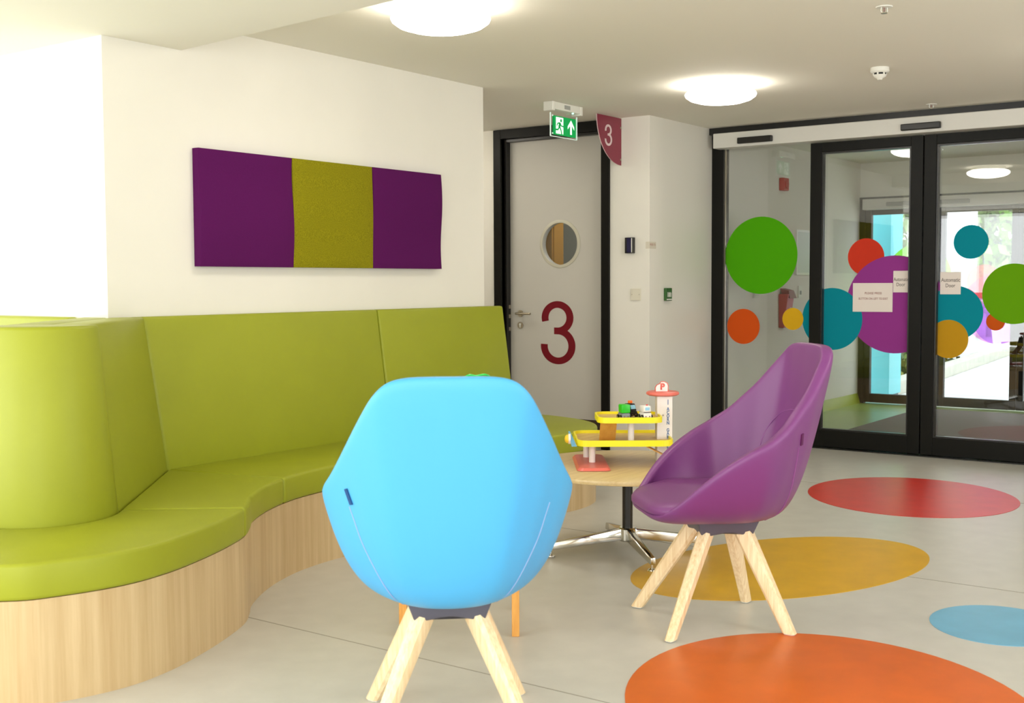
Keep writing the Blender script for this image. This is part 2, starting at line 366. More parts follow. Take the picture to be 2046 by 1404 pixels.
def plate_hole(y0, y1, z0, z1, cy, cz, r, x0, x1, n=64):
    b = B(); bm = b.bm; rows = []
    def edge(a):
        dy, dz = math.cos(a), math.sin(a); t = 1e9
        if abs(dy) > 1e-9: t = min(t, ((y1 if dy > 0 else y0)-cy)/dy)
        if abs(dz) > 1e-9: t = min(t, ((z1 if dz > 0 else z0)-cz)/dz)
        return cy+dy*t, cz+dz*t
    angs = sorted([2*PI*k/n for k in range(n)]+[math.atan2(z-cz, y-cy) % (2*PI) for y in (y0, y1) for z in (z0, z1)])
    for x in (x0, x1):
        rows.append(([bm.verts.new((x, cy+r*math.cos(a), cz+r*math.sin(a))) for a in angs], [bm.verts.new((x, *edge(a))) for a in angs]))
    k = len(angs)
    for i in range(k):
        j = (i+1) % k
        b.face((rows[0][0][i], rows[0][0][j], rows[0][1][j], rows[0][1][i])); b.face((rows[1][0][i], rows[1][1][i], rows[1][1][j], rows[1][0][j]))
        b.face((rows[0][0][i], rows[1][0][i], rows[1][0][j], rows[0][0][j])); b.face((rows[0][1][i], rows[0][1][j], rows[1][1][j], rows[1][1][i]))
    bmesh.ops.recalc_face_normals(bm, faces=bm.faces[:]); return b
plate_hole(DY0+0.004, DY1-0.004, 0.008, DZ-0.004, PY, PZ, PR, Xd, Xd+0.045).build('leaf', DOORG, d3)
B().lathe([(PR-0.002, 0), (PR+0.022, 0), (PR+0.022, 0.004), (PR+0.012, 0.008), (PR-0.002, 0.008), (PR-0.002, 0)], (Xd, PY, PZ), 48, (-1, 0, 0)).build('porthole_ring', mat('porthole_ring_grey', (205, 200, 180), 0.35, 0.5), d3, smooth=True)
B().lathe([(0, 0), (PR, 0), (PR, 0.006), (0, 0.006)], (Xd+0.028, PY, PZ), 48, (-1, 0, 0)).build('porthole_glass', GLASS, d3)
B().box(Xd-0.002, Xd+0.001, DY0+0.03, DY1-0.03, 0.02, 0.205).build('kick_plate', mat('brown_kick_plate', (72, 56, 38), 0.45, 0.4), d3)
three('number', (Xd-0.0004, 5.05, 0.864), (0, -1, 0), (0, 0, 1), 0.488, 0.315, MAROON, d3, 0.0012)
hd = B().cyl((Xd, 5.405, 1.008), (Xd-0.008, 5.405, 1.008), 0.026).cyl((Xd-0.008, 5.405, 1.008), (Xd-0.05, 5.405, 1.008), 0.010).build('handle', STEEL, d3, smooth=True)
B().tube(cr([(Xd-0.045, 5.42, 1.008), (Xd-0.052, 5.39, 1.008), (Xd-0.054, 5.33, 1.008), (Xd-0.054, 5.275, 1.008)], 4), 0.0095, 12).build('lever', STEEL, hd, smooth=True)
lk = B().cyl((Xd, 5.405, 0.915), (Xd-0.008, 5.405, 0.915), 0.026).build('lock_rose', STEEL, d3, smooth=True)
B().box(Xd-0.010, Xd-0.008, 5.400, 5.410, 0.897, 0.925, 0.001).cyl((Xd-0.008, 5.405, 0.922), (Xd-0.0105, 5.405, 0.922), 0.009).build('keyhole', WHITEP, lk)
for z in (1.06, 0.985, 0.885):
    B().box(Xd-0.03, Xd-0.006, DY1-0.0235, DY1-0.021, z-0.014, z+0.014).build('strike_plate', STEEL, d3)
# the small room behind the porthole
struct('wall_office', mat('grey_office_wall', (172, 180, 176), 0.8, 0.2), (9.8, 9.9, 4.36, 7.0, 0, ZC), (7.67, 9.8, 6.9, 7.0, 0, ZC), (7.67, 9.8, 4.36, 4.44, 0, ZC), label='grey walls of the room behind the porthole')
struct('floor_office', FLOOR, (7.67, 9.9, 4.36, 7.0, -0.1, 0), label='grey floor of the room behind the porthole')
struct('ceiling_office', CEIL, (7.67, 9.9, 4.36, 7.0, ZC, ZC+0.1), label='ceiling of the room behind the porthole')
CAB = mat('ochre_cabinet', (186, 132, 24), 0.5, 0.3)
lamp_spots = [(8.7, 5.3)]
cb = empty('cabinet', (8.47, 5.98, 0), label='ochre cupboard seen through the round door window', cat='cabinet')
B().box(8.4, 8.55, 5.62, 6.34, 0.06, 2.1, 0.008).build('body', CAB, cb)
B().box(8.38, 8.4, 5.63, 5.975, 0.08, 2.08, 0.004).build('door', CAB, cb)
B().box(8.38, 8.4, 5.985, 6.33, 0.08, 2.08, 0.004).build('door', CAB, cb)
B().box(8.42, 8.53, 5.64, 6.32, 0, 0.06).build('plinth', BLACKM, cb)

# ----------------------------------------------------------------- ceiling lamps
def lamp(x, y, label, zc=ZC, group='round opal ceiling lamps'):
    o = empty('ceiling_lamp', (x, y, zc), label=label, cat='ceiling lamp', group=group)
    B().lathe([(0, 0), (0.168, 0), (0.168, -0.03), (0.16, -0.034), (0, -0.034)], (0, 0, -0.0005), 48).build('mounting_ring', WHITEP, o, smooth=True, local=True)
    B().lathe([(0, -0.03), (0.16, -0.03), (0.195, -0.038), (0.212, -0.052), (0.2155, -0.062), (0.21, -0.074), (0.185, -0.092), (0.14, -0.106), (0.08, -0.114), (0, -0.117)], (0, 0, 0), 56).build('diffuser', LAMP, o, smooth=True, local=True)
lamp(4.0, 3.26, 'round glowing opal ceiling lamp nearest the camera, cut by the top edge')
lamp(6.618, 3.21, 'round glowing opal ceiling lamp near the numbered door')
lamp(6.7, 5.95, 'unseen round opal lamp added in the alcove to brighten the numbered door')  # made-up lamp, hidden from view, lifts the door and alcove ceiling
lamp(4.0, 0.6, 'round opal fill lamp added out of view on the right')  # added fill outside the frame, raises the light on the right
lamp(6.618, 0.9, 'round opal fill lamp added out of view by the entrance')  # added off-frame fill for the dim back of the room
lamp(8.6, 5.0, 'unseen round opal lamp added to light the room behind the numbered door')  # invented source so the porthole interior is not dark
lamp(10.2, 1.3, 'unseen round opal lamp added over the lobby mat to brighten the lobby')  # off-frame helper that brightens the lobby behind the glass
lamp(1.2, 0.6, 'unseen round opal lamp added on the soffit for ambient light', ZS)  # extra unseen lamp, added for general ambient light

# ----------------------------------------------------------------- smoke detector and sprinklers
o = empty('smoke_detector', (6.646, 2.246, ZC), label='white conical smoke detector on the ceiling', cat='smoke detector')
B().lathe([(0, 0), (0.05, 0), (0.052, -0.022), (0.044, -0.03), (0.0, -0.03)], (0, 0, -0.0005), 40).build('base', WHITEP, o, smooth=True, local=True)
B().lathe([(0.0, -0.03), (0.033, -0.03), (0.033, -0.041), (0, -0.041)], (0, 0, 0), 40).build('sensing_chamber', BLACKM, o, smooth=True, local=True)
for k in range(6):
    a = k*PI/3; B().box(0.034*math.cos(a)-0.004, 0.034*math.cos(a)+0.004, 0.034*math.sin(a)-0.004, 0.034*math.sin(a)+0.004, -0.041, -0.029).build('rib', WHITEP, o, local=True)
B().lathe([(0, -0.041), (0.038, -0.041), (0.032, -0.052), (0.016, -0.06), (0.012, -0.068), (0, -0.07)], (0, 0, 0), 40).build('cap', WHITEP, o, smooth=True, local=True)
def sprinkler(x, y, label):
    o = empty('sprinkler', (x, y, ZC), label=label, cat='sprinkler', group='ceiling sprinklers')
    B().lathe([(0, 0), (0.036, 0), (0.034, -0.004), (0, -0.005)], (0, 0, -0.0005), 32).build('rosette', WHITEP, o, smooth=True, local=True)
    for s in (-1, 1): B().tube([(0.011*s, -0.009*s, -0.004), (0.013*s, -0.010*s, -0.02), (0.008*s, -0.006*s, -0.028)], 0.0025, 8).build('arm', WHITEP, o, local=True)
    B().cyl((0, 0, -0.004), (0, 0, -0.022), 0.004).build('bulb', mat('sprinkler_bulb', (150, 120, 110), 0.2, 0.5), o, local=True)
    B().cyl((0, 0, -0.027), (0, 0, -0.030), 0.014).build('deflector', STEEL, o, local=True)
sprinkler(5.192, 1.739, 'white ceiling sprinkler at the top right, nearest the camera')
sprinkler(8.221, 2.423, 'white ceiling sprinkler just in front of the sliding door header')

# ----------------------------------------------------------------- hanging exit sign
YX = 4.405
o = empty('exit_sign', (6.70, YX, ZC), label='hanging green running man exit sign with an upward arrow', cat='exit sign')
B().box(6.525, 6.875, YX-0.035, YX+0.035, ZC-0.052, ZC-0.0005, 0.006).build('housing', WHITEP, o)
for a, c in ((6.515, 6.545), (6.855, 6.885)): B().box(a, c, YX-0.038, YX+0.038, ZC-0.062, ZC-0.0006, 0.005).build('end_cap', WHITEP, o)
B().box(6.66, 6.73, YX-0.0365, YX-0.035, ZC-0.04, ZC-0.014).build('rating_label', mat('silver_label', (165, 165, 160), 0.5, 0.4), o)
B().cyl((6.785, YX-0.02, ZC-0.052), (6.785, YX-0.02, ZC-0.058), 0.006).build('indicator_light', LED, o)
x0, x1, z0, z1 = 6.545, 6.862, 2.222, 2.395
B().box(x0, x1, YX-0.004, YX+0.004, z0, z1).build('acrylic_panel', GLASS2, o)
EDGE = mat('lit_acrylic_edge', (225, 240, 230), 0.2, 0.5, emit=(0.8, 1.0, 0.9), estr=0.3)
B().box(x0, x1, YX-0.0045, YX+0.0045, z0-0.003, z0).build('panel_edge', EDGE, o)
for a in (x0-0.003, x1): B().box(a, a+0.003, YX-0.0045, YX+0.0045, z0, z1-0.02).build('panel_edge', EDGE, o)
gx0, gx1, gz0, gz1 = 6.575, 6.845, 2.234, 2.358
gp = B().box(gx0, gx1, YX-0.006, YX-0.0042, gz0, gz1).box(gx0, gx1, YX+0.0042, YX+0.006, gz0, gz1).build('green_field', EXITG, o)
W_, H_ = gx1-gx0, gz1-gz0
def sgn(name, polys, m, dy, back=True):
    b = B()
    for p in polys:
        b.sheet([(u*W_, v*H_) for u, v in p], (1, 0, 0), (0, 0, 1), (gx0, YX-0.006-dy, gz0), 0.0004)
        if back: b.sheet([(W_-u*W_, v*H_) for u, v in p][::-1], (-1, 0, 0), (0, 0, 1), (gx1, YX+0.006+dy, gz0), 0.0004)
    return b.build(name, m, gp)
sgn('doorway_symbol', [[(0.09, 0.06), (0.42, 0.06), (0.42, 0.94), (0.09, 0.94)]], EXITW, 0.0004)
def limb(pts, wd):
    L, R = [], []
    for i, p in enumerate(pts):
        a = Vector(pts[max(0, i-1)]); c = Vector(pts[min(len(pts)-1, i+1)]); d = Vector(((c.x-a.x)*W_, (c.y-a.y)*H_)).normalized(); n = Vector((-d.y/W_, d.x/H_))*wd*0.5*0.12
        L.append((p[0]+n.x, p[1]+n.y)); R.append((p[0]-n.x, p[1]-n.y))
    return L+R[::-1]
sgn('running_figure', [circle(0.315, 0.78, 0.040, 20, 0.087), limb([(0.275, 0.66), (0.25, 0.50), (0.235, 0.40)], 0.20),
                       limb([(0.27, 0.64), (0.17, 0.62), (0.13, 0.48)], 0.075), limb([(0.275, 0.63), (0.33, 0.50), (0.42, 0.48)], 0.075),
                       limb([(0.25, 0.44), (0.17, 0.27), (0.03, 0.27)], 0.095), limb([(0.25, 0.44), (0.32, 0.24), (0.345, 0.05)], 0.10)], EXITG, 0.0009)
sgn('arrow_symbol', [[(0.77, 0.90), (0.92, 0.55), (0.92, 0.38), (0.81, 0.60), (0.81, 0.12), (0.73, 0.12), (0.73, 0.60), (0.62, 0.38), (0.62, 0.55)]], EXITW, 0.0004)
for x in (x0+0.014, x1-0.009):
    for z in (gz0+0.005, gz1-0.002): B().cyl((x, YX-0.004, z), (x, YX-0.009, z), 0.005).build('fixing_pin', EDGE, o)

# ----------------------------------------------------------------- projecting maroon sign with a 3
o = empty('projecting_sign', (XW, 4.43, 2.10), label='maroon blade sign with a white 3 projecting over the door', cat='sign')
pts = [(0, 0)]+[(-0.335*math.sin(t)**1.0, 0.335*(1-math.cos(t))) for t in (k*PI/2/24 for k in range(1, 25))]
pts = [(-0.0, 0.0)]+[(-0.332*math.sin(t), 0.338*(1-math.cos(t))) for t in (k*PI/2/24 for k in range(1, 25))]+[(0, 0.338)]
bl = B().sheet(pts, (1, 0, 0), (0, 0, 1), (7.500, 4.430, 2.100), 0.003).build('blade', MAROONS, o)
B().sheet([(u*1.012, v*1.003-0.001) for u, v in pts], (1, 0, 0), (0, 0, 1), (7.5005, 4.4345, 2.100), 0.0042).build('backing', mat('blush_acrylic', (226, 200, 200), 0.3, 0.5), o)
three('number', (7.318, 4.4268, 2.302), (1, 0, 0), (0, 0, 1), 0.152, 0.098, mat('blush_vinyl', (226, 205, 205), 0.5, 0.3), bl, 0.001)
for z in (2.37, 2.14): B().cyl((7.488, 4.424, z), (7.488, 4.446, z), 0.008).cyl((7.488, 4.44, z), (XW, 4.44, z), 0.006).build('standoff', STEEL, o, smooth=True)

# ----------------------------------------------------------------- fittings on the walls by the entrance
o = empty('card_reader', (XW, 4.345, 1.46), label='small black card reader on the white wall beside the door', cat='card reader')
B().box(XW-0.036, XW, 4.318, 4.386, 1.46, 1.575, 0.004).build('body', BLACKM, o)
B().box(XW-0.0375, XW-0.0355, 4.332, 4.368, 1.466, 1.570, 0.0005).build('face', mat('deep_blue_face', (26, 22, 66), 0.25, 0.5), o)
B().box(XW-0.0380, XW-0.0355, 4.324, 4.330, 1.466, 1.570).build('light_strip', WHITEP, o)
o = empty('blank_plate', (XW, 4.31, 1.118), label='square off-white blank socket plate on the wall', cat='wall plate')
B().box(XW-0.009, XW, 4.267, 4.353, 1.118, 1.204, 0.003).build('plate', mat('ivory_plastic', (222, 216, 198), 0.45, 0.4), o)
for y in (4.28, 4.34): B().cyl((XW-0.009, y, 1.161), (XW-0.0098, y, 1.161), 0.004, seg=12).build('screw', STEEL, o)
o = empty('door_release', (7.773, YE, 1.118), label='green push to exit button on the return wall', cat='door button')
GRN = mat('dark_green_plastic', (44, 92, 34), 0.4, 0.4)
B().box(7.727, 7.819, YE-0.022, YE, 1.112, 1.206, 0.004).build('body', GRN, o)
B().box(7.735, 7.819, YE-0.0235, YE-0.0215, 1.118, 1.126).build('white_bar', WHITEP, o)
for i, x in enumerate((7.752, 7.768, 7.782, 7.797)): B().box(x-0.004, x+0.004, YE-0.0235, YE-0.0215, 1.14, 1.172 if i % 2 else 1.176).build('symbol', WHITEP, o)
o = empty('wall_label', (XW, YE, 1.492), label='faded white label folded round the wall corner', cat='label')
B().box(XW-0.0008, XW, YE-0.0004, YE+0.032, 1.492, 1.542).box(XW-0.0008, XW+0.095, YE-0.0008, YE, 1.492, 1.542).build('card', mat('aged_card', (216, 208, 190), 0.7, 0.2), o)
text('lettering', 'PRESS TO', (XW+0.045, YE-0.0009, 1.521), (1, 0, 0), (0, 0, 1), 0.016, mat('faded_ink', (180, 130, 115), 0.8, 0.1), o, wid=0.08, th=0.0004)

# ----------------------------------------------------------------- sliding entrance doors (inner)
o = empty('trim_1', (XD, 3.0, 0), kind='structure', label='white automatic door header and dark jamb of the inner sliding doors')
B().box(XD-0.125, XD+0.02, 0.3, 4.135, 2.280, 2.394, 0.006).build('header', mat('header_paint', (214, 211, 202), 0.4, 0.4), o)
B().box(XD-0.06, XD+0.06, 0.3, YE, 2.394, ZC).build('head_strip', BLACKM, o)
B().box(XD-0.01, XD+0.09, 4.098, YE, 0, 2.394, 0.003).build('jamb', BLACK, o)
B().box(XD+0.012, XD+0.025, 4.090, 4.098, 0, 2.30).build('jamb_bead', STEEL, o)
for a, c in ((3.64, 3.92), (2.405, 2.677)):
    B().box(XD-0.155, XD-0.122, a, c, 2.300, 2.346, 0.006).build('motion_sensor', BLACKM, o)
struct('wall_entrance_side', WALL, (XD, XD+0.1, -3.1, 0.3, 0, ZC+0.05), (XD+0.02, XD+0.1, 0.3, 0.95, 0, ZC), label='white wall right of the sliding doors')
XG = XD+0.028
RGT, UPV = (0, -1, 0), (0, 0, 1)
COLS = {'green': (86, 178, 22), 'orange': (222, 92, 34), 'yellow': (226, 180, 42), 'teal': (22, 146, 162), 'red': (214, 66, 46),
        'purple': (158, 66, 150), 'olive': (108, 170, 24), 'ochre': (204, 156, 40), 'rust': (206, 92, 32)}
FILM = {k: film(k+'_film', v) for k, v in COLS.items()}
CIRC = [('teal', 3.215, 0.970, 0.2307), ('green', 3.786, 1.452, 0.297), ('orange', 3.928, 0.902, 0.137), ('yellow', 3.521, 0.966, 0.084),
        ('red', 2.964, 1.427, 0.135), ('purple', 2.752, 1.081, 0.353), ('teal', 2.326, 1.025, 0.19), ('ochre', 2.367, 0.841, 0.135),
        ('teal', 2.227, 1.518, 0.117), ('olive', 1.940, 1.159, 0.206), ('rust', 2.055, 0.969, 0.062)]
ORDER = {('teal', 3.215): 2, ('purple', 2.752): 1, ('teal', 2.326): 2, ('ochre', 2.367): 3, ('olive', 1.940): 2, ('rust', 2.055): 1, ('red', 2.964): 0, ('yellow', 3.521): 3}
CIRC = [(n, y*1.003, 1.25+(z-1.25)*1.003, r*1.003) for n, y, z, r in CIRC]; ORDER = {(n, y*1.003): v for (n, y), v in ORDER.items()}
def pane_set(obj, y0, y1, z0, z1):
    """pane plus the pieces of the vinyl circles that fall on it; y1 > y0"""
    p = B().box(XG, XG+0.008, y0, y1, z0, z1).build('pane', GLASS, obj)
    for nm, y, z, r in CIRC:
        q = clip(circle(y, z, r, 64), y0+0.001, y1-0.001, z0, z1)
        if len(q) < 3: continue
        lay = ORDER.get((nm, y), 0)
        B().sheet([(-a, c) for a, c in q][::-1], RGT, UPV, (XG-0.0004-0.0006*lay, 0, 0), 0.0004).build('circle_decal', FILM[nm], p, label='%s round vinyl sticker on the glass' % nm)
    return p
w1 = empty('window_1', (XG, 3.73, 0), kind='structure', label='fixed glass side pane with a large green circle')
pane_set(w1, 3.385, 4.098, 0.05, 2.30)
B().box(XD+0.01, XD+0.06, 3.385, 4.098, 0, 0.05).build('sill_rail', BLACK, w1)
def leaf(n, y1, y0, label, top=2.275):
    d = empty('door_%d' % n, (XD, (y0+y1)/2, 0), kind='structure', label=label)
    g0, g1, h0, h1 = y0+0.085, y1-0.085, 0.137, 2.205
    for a, c in ((y0, g0), (g1, y1)): B().box(XD-0.022, XD+0.05, a, c, 0.012, top, 0.003).build('stile', BLACK, d)
    B().box(XD-0.022, XD+0.05, g0, g1, 0.012, h0, 0.003).build('bottom_rail', BLACK, d)
    B().box(XD-0.022, XD+0.05, g0, g1, h1, top, 0.003).build('top_rail', BLACK, d)
    for a, c, e, f in ((g0, g0+0.012, h0, h1), (g1-0.012, g1, h0, h1), (g0+0.012, g1-0.012, h0, h0+0.012), (g0+0.012, g1-0.012, h1-0.012, h1)):
        B().box(XD-0.012, XD+0.03, a, c, e, f).build('glazing_bead', BLACKM, d)
    p = pane_set(d, g0+0.012, g1-0.012, h0+0.012, h1-0.012)
    return d, p
dl, pl = leaf(1, 3.385, 2.556, 'left sliding glass door leaf with purple circle and notices')
dr, pr_ = leaf(2, 2.548, 1.72, 'right sliding glass door leaf with teal and green circles')
w5 = empty('window_5', (XG, 1.3, 0), kind='structure', label='fixed glass side pane right of the sliding doors')
B().box(XG, XG+0.008, 0.99, 1.68, 0.05, 2.30).build('pane', GLASS, w5)
B().box(XD+0.01, XD+0.06, 0.95, 1.72, 0, 0.05).build('sill_rail', BLACK, w5)
B().box(XD+0.005, XD+0.06, 0.95, 0.99, 0.05, 2.35).build('jamb', BLACK, w5)
B().box(XD-0.05, XD+0.07, 1.72, 3.385, 0.0005, 0.008).build('threshold', BLACKM, kind='structure', label='dark threshold strip under the sliding doors').name = 'trim_2'
# paper notices taped to the glass
XP = XG-0.0042
def notice(y0, y1, z0, z1, label, lines, m):
    o = empty('paper_notice', (XP, (y0+y1)/2, z0), label=label, cat='notice')
    B().box(XP-0.0006, XP, y0, y1, z0, z1).build('sheet', PAPER, o)
    for body, cy, cz, h, wd in lines: text('lettering', body, (XP-0.0007, cy, cz), RGT, UPV, h, m, o, wid=wd, th=0.0004, weight=0.008)
notice(2.772, 3.066, 1.026, 1.236, 'white paper notice asking to press the button to exit', [('PLEASE PRESS', 2.914, 1.162, 0.016, 0.125), ('BUTTON ON LEFT TO EXIT', 2.914, 1.122, 0.016, 0.215)], INKR)
notice(2.656, 2.769, 1.168, 1.323, 'white automatic door notice at the edge of the left door', [('Automatic', 2.7125, 1.262, 0.026, 0.108), ('Door', 2.714, 1.225, 0.025, 0.062)], INK)
notice(2.296, 2.437, 1.155, 1.312, 'white automatic door notice at the edge of the right door', [('Automatic', 2.366, 1.256, 0.027, 0.130), ('Door', 2.366, 1.217, 0.026, 0.066)], INK)

# ----------------------------------------------------------------- lobby between the two sets of doors
XO, YLB = 11.92, 4.212
LIMEF = mat('lime_vinyl', (150, 172, 84), 0.32, 0.45, noise=0.04, nscale=8)
struct('floor_lobby', LIMEF, (XD+0.05, XO+0.08, 0.2, YLB+0.1, -0.1, 0.0), label='green vinyl floor of the entrance lobby')
B().box(XD+0.12, XO-0.25, 0.4, 3.49, 0.0005, 0.008).build('entrance_mat', mat('brown_entrance_mat', (112, 102, 92), 0.8, 0.2, noise=0.1, nscale=200), label='long grey brown entrance mat in the lobby', cat='mat')
struct('ceiling_lobby', CEIL, (XD+0.02, XO+0.1, 0.2, YLB+0.1, ZC, ZC+0.2), label='white ceiling of the entrance lobby')
struct('wall_lobby', WALL, (XD+0.09, XO+0.1, YLB, YLB+0.1, 0, ZC), (XD+0.09, 9.78, YLB-0.03, YLB, 0, ZC), (XD+0.1, XO+0.1, 0.1, 0.2, 0, ZC), label='white side walls of the entrance lobby')
B().loft([(9.78, YLB-0.035, 0), (XO-0.03, YLB-0.035, 0), (XO-0.03, YLB, 0), (9.78, YLB, 0)], [(9.78, YLB-0.006, 0.1), (XO-0.03, YLB-0.006, 0.1), (XO-0.03, YLB, 0.1), (9.78, YLB, 0.1)]).build('baseboard_lobby', mat('lime_skirting', (166, 178, 48), 0.4, 0.4), kind='structure', label='lime coved skirting along the lobby wall')
struct('wall_lobby_front', WALL, (XO, XO+0.1, 0.2, YLB, 2.10, ZC), (XO, XO+0.1, 0.2, 2.2, 0, 2.10), label='white bulkhead above the outer doors')
t3 = empty('trim_3', (XO, 3.3, 0), kind='structure', label='grey header and dark frame of the outer sliding doors')
B().box(XO-0.12, XO+0.02, 2.2, 4.15, 1.968, 2.075, 0.006).build('header', mat('pale_grey_paint', (206, 202, 196), 0.4, 0.4), t3)
B().box(XO-0.02, XO+0.06, 2.2, YLB, 2.075, 2.10).build('head_strip', BLACKM, t3)
B().box(XO-0.15, XO-0.118, 3.1, 3.9, 1.995, 2.035, 0.006).build('motion_sensor', mat('grey_plastic', (150, 148, 146), 0.4, 0.4), t3)
B().box(XO-0.02, XO+0.06, 4.152, YLB, 0, 2.075, 0.003).build('jamb', BLACK, t3)
XH = XO+0.02
cf = [('pale_green', (190, 235, 110), 3.62, 1.30, 0.32, 0.35), ('pink', (255, 186, 176), 2.99, 1.24, 0.165, 0.2), ('magenta', (252, 212, 246), 2.86, 0.98, 0.34, 0.2), ('lavender', (228, 216, 252), 2.86, 0.86, 0.22, 0.2)]
CF = {n: clear_film(n+'_clear_film', c, f) for n, c, a, b_, r, f in cf}
def outer_leaf(n, y1, y0, label):
    d = empty('door_%d' % n, (XO, (y0+y1)/2, 0), kind='structure', label=label)
    g0, g1 = y0+0.06, y1-0.06
    for a, c in ((y0, g0), (g1, y1)): B().box(XO-0.01, XO+0.05, a, c, 0.01, 1.968, 0.003).build('stile', BLACK, d)
    B().box(XO-0.01, XO+0.05, g0, g1, 0.01, 0.10, 0.003).build('bottom_rail', BLACK, d)
    B().box(XO-0.01, XO+0.05, g0, g1, 1.92, 1.968, 0.003).build('top_rail', BLACK, d)
    p = B().box(XH, XH+0.006, g0, g1, 0.10, 1.92).build('pane', GLASS2, d)
    for i, (nm, col, y, z, r, f) in enumerate(cf):
        q = clip(circle(y, z, r, 56), g0+0.001, g1-0.001, 0.1, 1.92)
        if len(q) >= 3: B().sheet([(-a, c) for a, c in q][::-1], RGT, UPV, (XH-0.0005-0.0006*i, 0, 0), 0.0004).build('circle_decal', CF[nm], p, label='%s see-through round sticker' % nm.replace('_', ' '))
outer_leaf(4, 4.152, 3.42, 'left leaf of the outer glass doors')
outer_leaf(5, 3.415, 2.68, 'right leaf of the outer glass doors')
outer_leaf(6, 2.675, 2.2, 'far right pane of the outer glass doors')
# things on the lobby wall
o = empty('alarm_sounder', (9.9, YLB, 2.06), label='small red fire alarm box high on the lobby wall', cat='alarm')
RED = mat('signal_red', (190, 52, 44), 0.45, 0.4)
B().box(9.85, 9.96, YLB-0.05, YLB, 2.05, 2.16, 0.006).build('body', RED, o)
B().cyl((9.905, YLB-0.05, 2.105), (9.905, YLB-0.058, 2.105), 0.035).build('grille', RED, o)
o = empty('notice_board', (10.5, YLB, 1.3), label='white framed notice board on the lobby wall', cat='notice board')
B().box(10.24, 10.86, YLB-0.012, YLB, 1.33, 1.70).build('board', mat('pale_board', (214, 220, 212), 0.4, 0.4), o)
for q in ((10.22, 10.24, 1.31, 1.72), (10.86, 10.88, 1.31, 1.72), (10.24, 10.86, 1.31, 1.33), (10.24, 10.86, 1.70, 1.72)): B().box(q[0], q[1], YLB-0.02, YLB, q[2], q[3]).build('frame_bar', WHITEPAINT, o)
o = empty('fire_blanket', (9.94, YLB, 0.84), label='long red fire blanket pouch hung on the lobby wall', cat='fire blanket')
B().loft([(9.87, YLB-0.05, 0.84), (10.0, YLB-0.05, 0.84), (10.0, YLB, 0.84), (9.87, YLB, 0.84)], [(9.86, YLB-0.09, 1.14), (10.01, YLB-0.09, 1.14), (10.01, YLB, 1.14), (9.86, YLB, 1.14)], 0.006).build('pouch', RED, o)
B().loft([(9.88, YLB-0.1, 1.10), (10.04, YLB-0.1, 1.10), (10.04, YLB-0.02, 1.14), (9.88, YLB-0.02, 1.14)], [(9.90, YLB-0.08, 1.17), (10.02, YLB-0.08, 1.17), (10.02, YLB, 1.19), (9.90, YLB, 1.19)], 0.004).build('flap', mat('dark_red', (130, 48, 44), 0.5, 0.4), o)
B().box(9.94, 9.995, YLB-0.075, YLB-0.0695, 0.97, 1.02).build('printed_label', PAPER, o)
o = empty('light_switch', (10.34, YLB, 1.11), label='white light switch on the lobby wall', cat='switch')
B().box(10.30, 10.38, YLB-0.01, YLB, 1.10, 1.21, 0.003).build('plate', WHITEP, o)
B().box(10.33, 10.355, YLB-0.015, YLB-0.009, 1.13, 1.165).build('rocker', mat('grey_rocker', (150, 150, 150), 0.4, 0.4), o)

# ----------------------------------------------------------------- outside the building
struct('ground_paving', mat('pale_paving', (226, 226, 222), 0.8, 0.2, noise=0.04, nscale=6), (XO+0.08, 40, -14, 30, -0.12, -0.02), label='bright pale paving outside the doors')
PJ = mat('paving_joint', (170, 170, 166), 0.9, 0.1)
for k in range(9): B().box(12.6+k*0.9, 12.612+k*0.9, -2, 4.7, -0.02, -0.0185).build('paving_joint', PJ, bpy.data.objects['ground_paving'])
TURQ = mat('turquoise_panel', (112, 214, 222), 0.35, 0.4)
o = empty('turquoise_column', (12.75, 4.30, -0.02), label='turquoise clad column just outside the outer doors', cat='column')
B().box(12.55, 12.95, 4.10, 4.50, 0.03, 2.6, 0.006).build('cladding', TURQ, o)
B().box(12.57, 12.93, 4.12, 4.48, -0.02, 0.03).build('base', GREYP, o)
KL = lambda x: 4.17+0.085*(x-13.0)
B().prism([(13.0, KL(13)), (26, KL(26)), (26, KL(26)+0.2), (13.0, KL(13)+0.2)], -0.02, 0.13, 0.01, 2).build('kerb', mat('pale_kerb_stone', (206, 204, 190), 0.8, 0.2, noise=0.08, nscale=8), label='pale stone kerb edging the ivy bed', cat='kerb')
def leaves(name, label, cat, box, n, cols, size, kind=None):
    o = empty(name, ((box[0]+box[1])/2, (box[2]+box[3])/2+(4.5 if name == 'ivy_bed' else 0), 0), label=label, cat=cat)
    for ci, c in enumerate(cols):
        b = B()
        for k in range(n//len(cols)):
            p = Vector((random.uniform(box[0], box[1]), random.uniform(box[2], box[3]), box[4]+(box[5]-box[4])*random.random()**0.6))
            if name == 'ivy_bed': p.y += KL(p.x)
            d = Vector((random.gauss(0, 1), random.gauss(0, 1), random.gauss(0.6, 0.6))).normalized(); u = d.orthogonal().normalized(); v = d.cross(u); s = size*random.uniform(0.6, 1.4)
            b.poly([p-u*s*1.2, p-v*s*0.7, p+u*s*1.2, p+v*s*0.7])
        b.build('foliage', mat(name+'_leaf_%d' % ci, c, 0.6, 0.3), o, kind='stuff')
    return o
o = leaves('ivy_bed', 'low ivy ground cover behind the pale kerb', 'ivy', (13.1, 18.6, 0.30, 2.4, 0.06, 0.36), 4200, [(70, 92, 44), (104, 128, 58), (150, 150, 70)], 0.055)
B().prism([(13.0, KL(13)+0.205), (18.7, KL(18.7)+0.205), (18.7, 7.4), (13.0, 6.9)], -0.02, 0.05).build('soil', mat('dark_soil', (58, 50, 38), 0.95, 0.1), o)
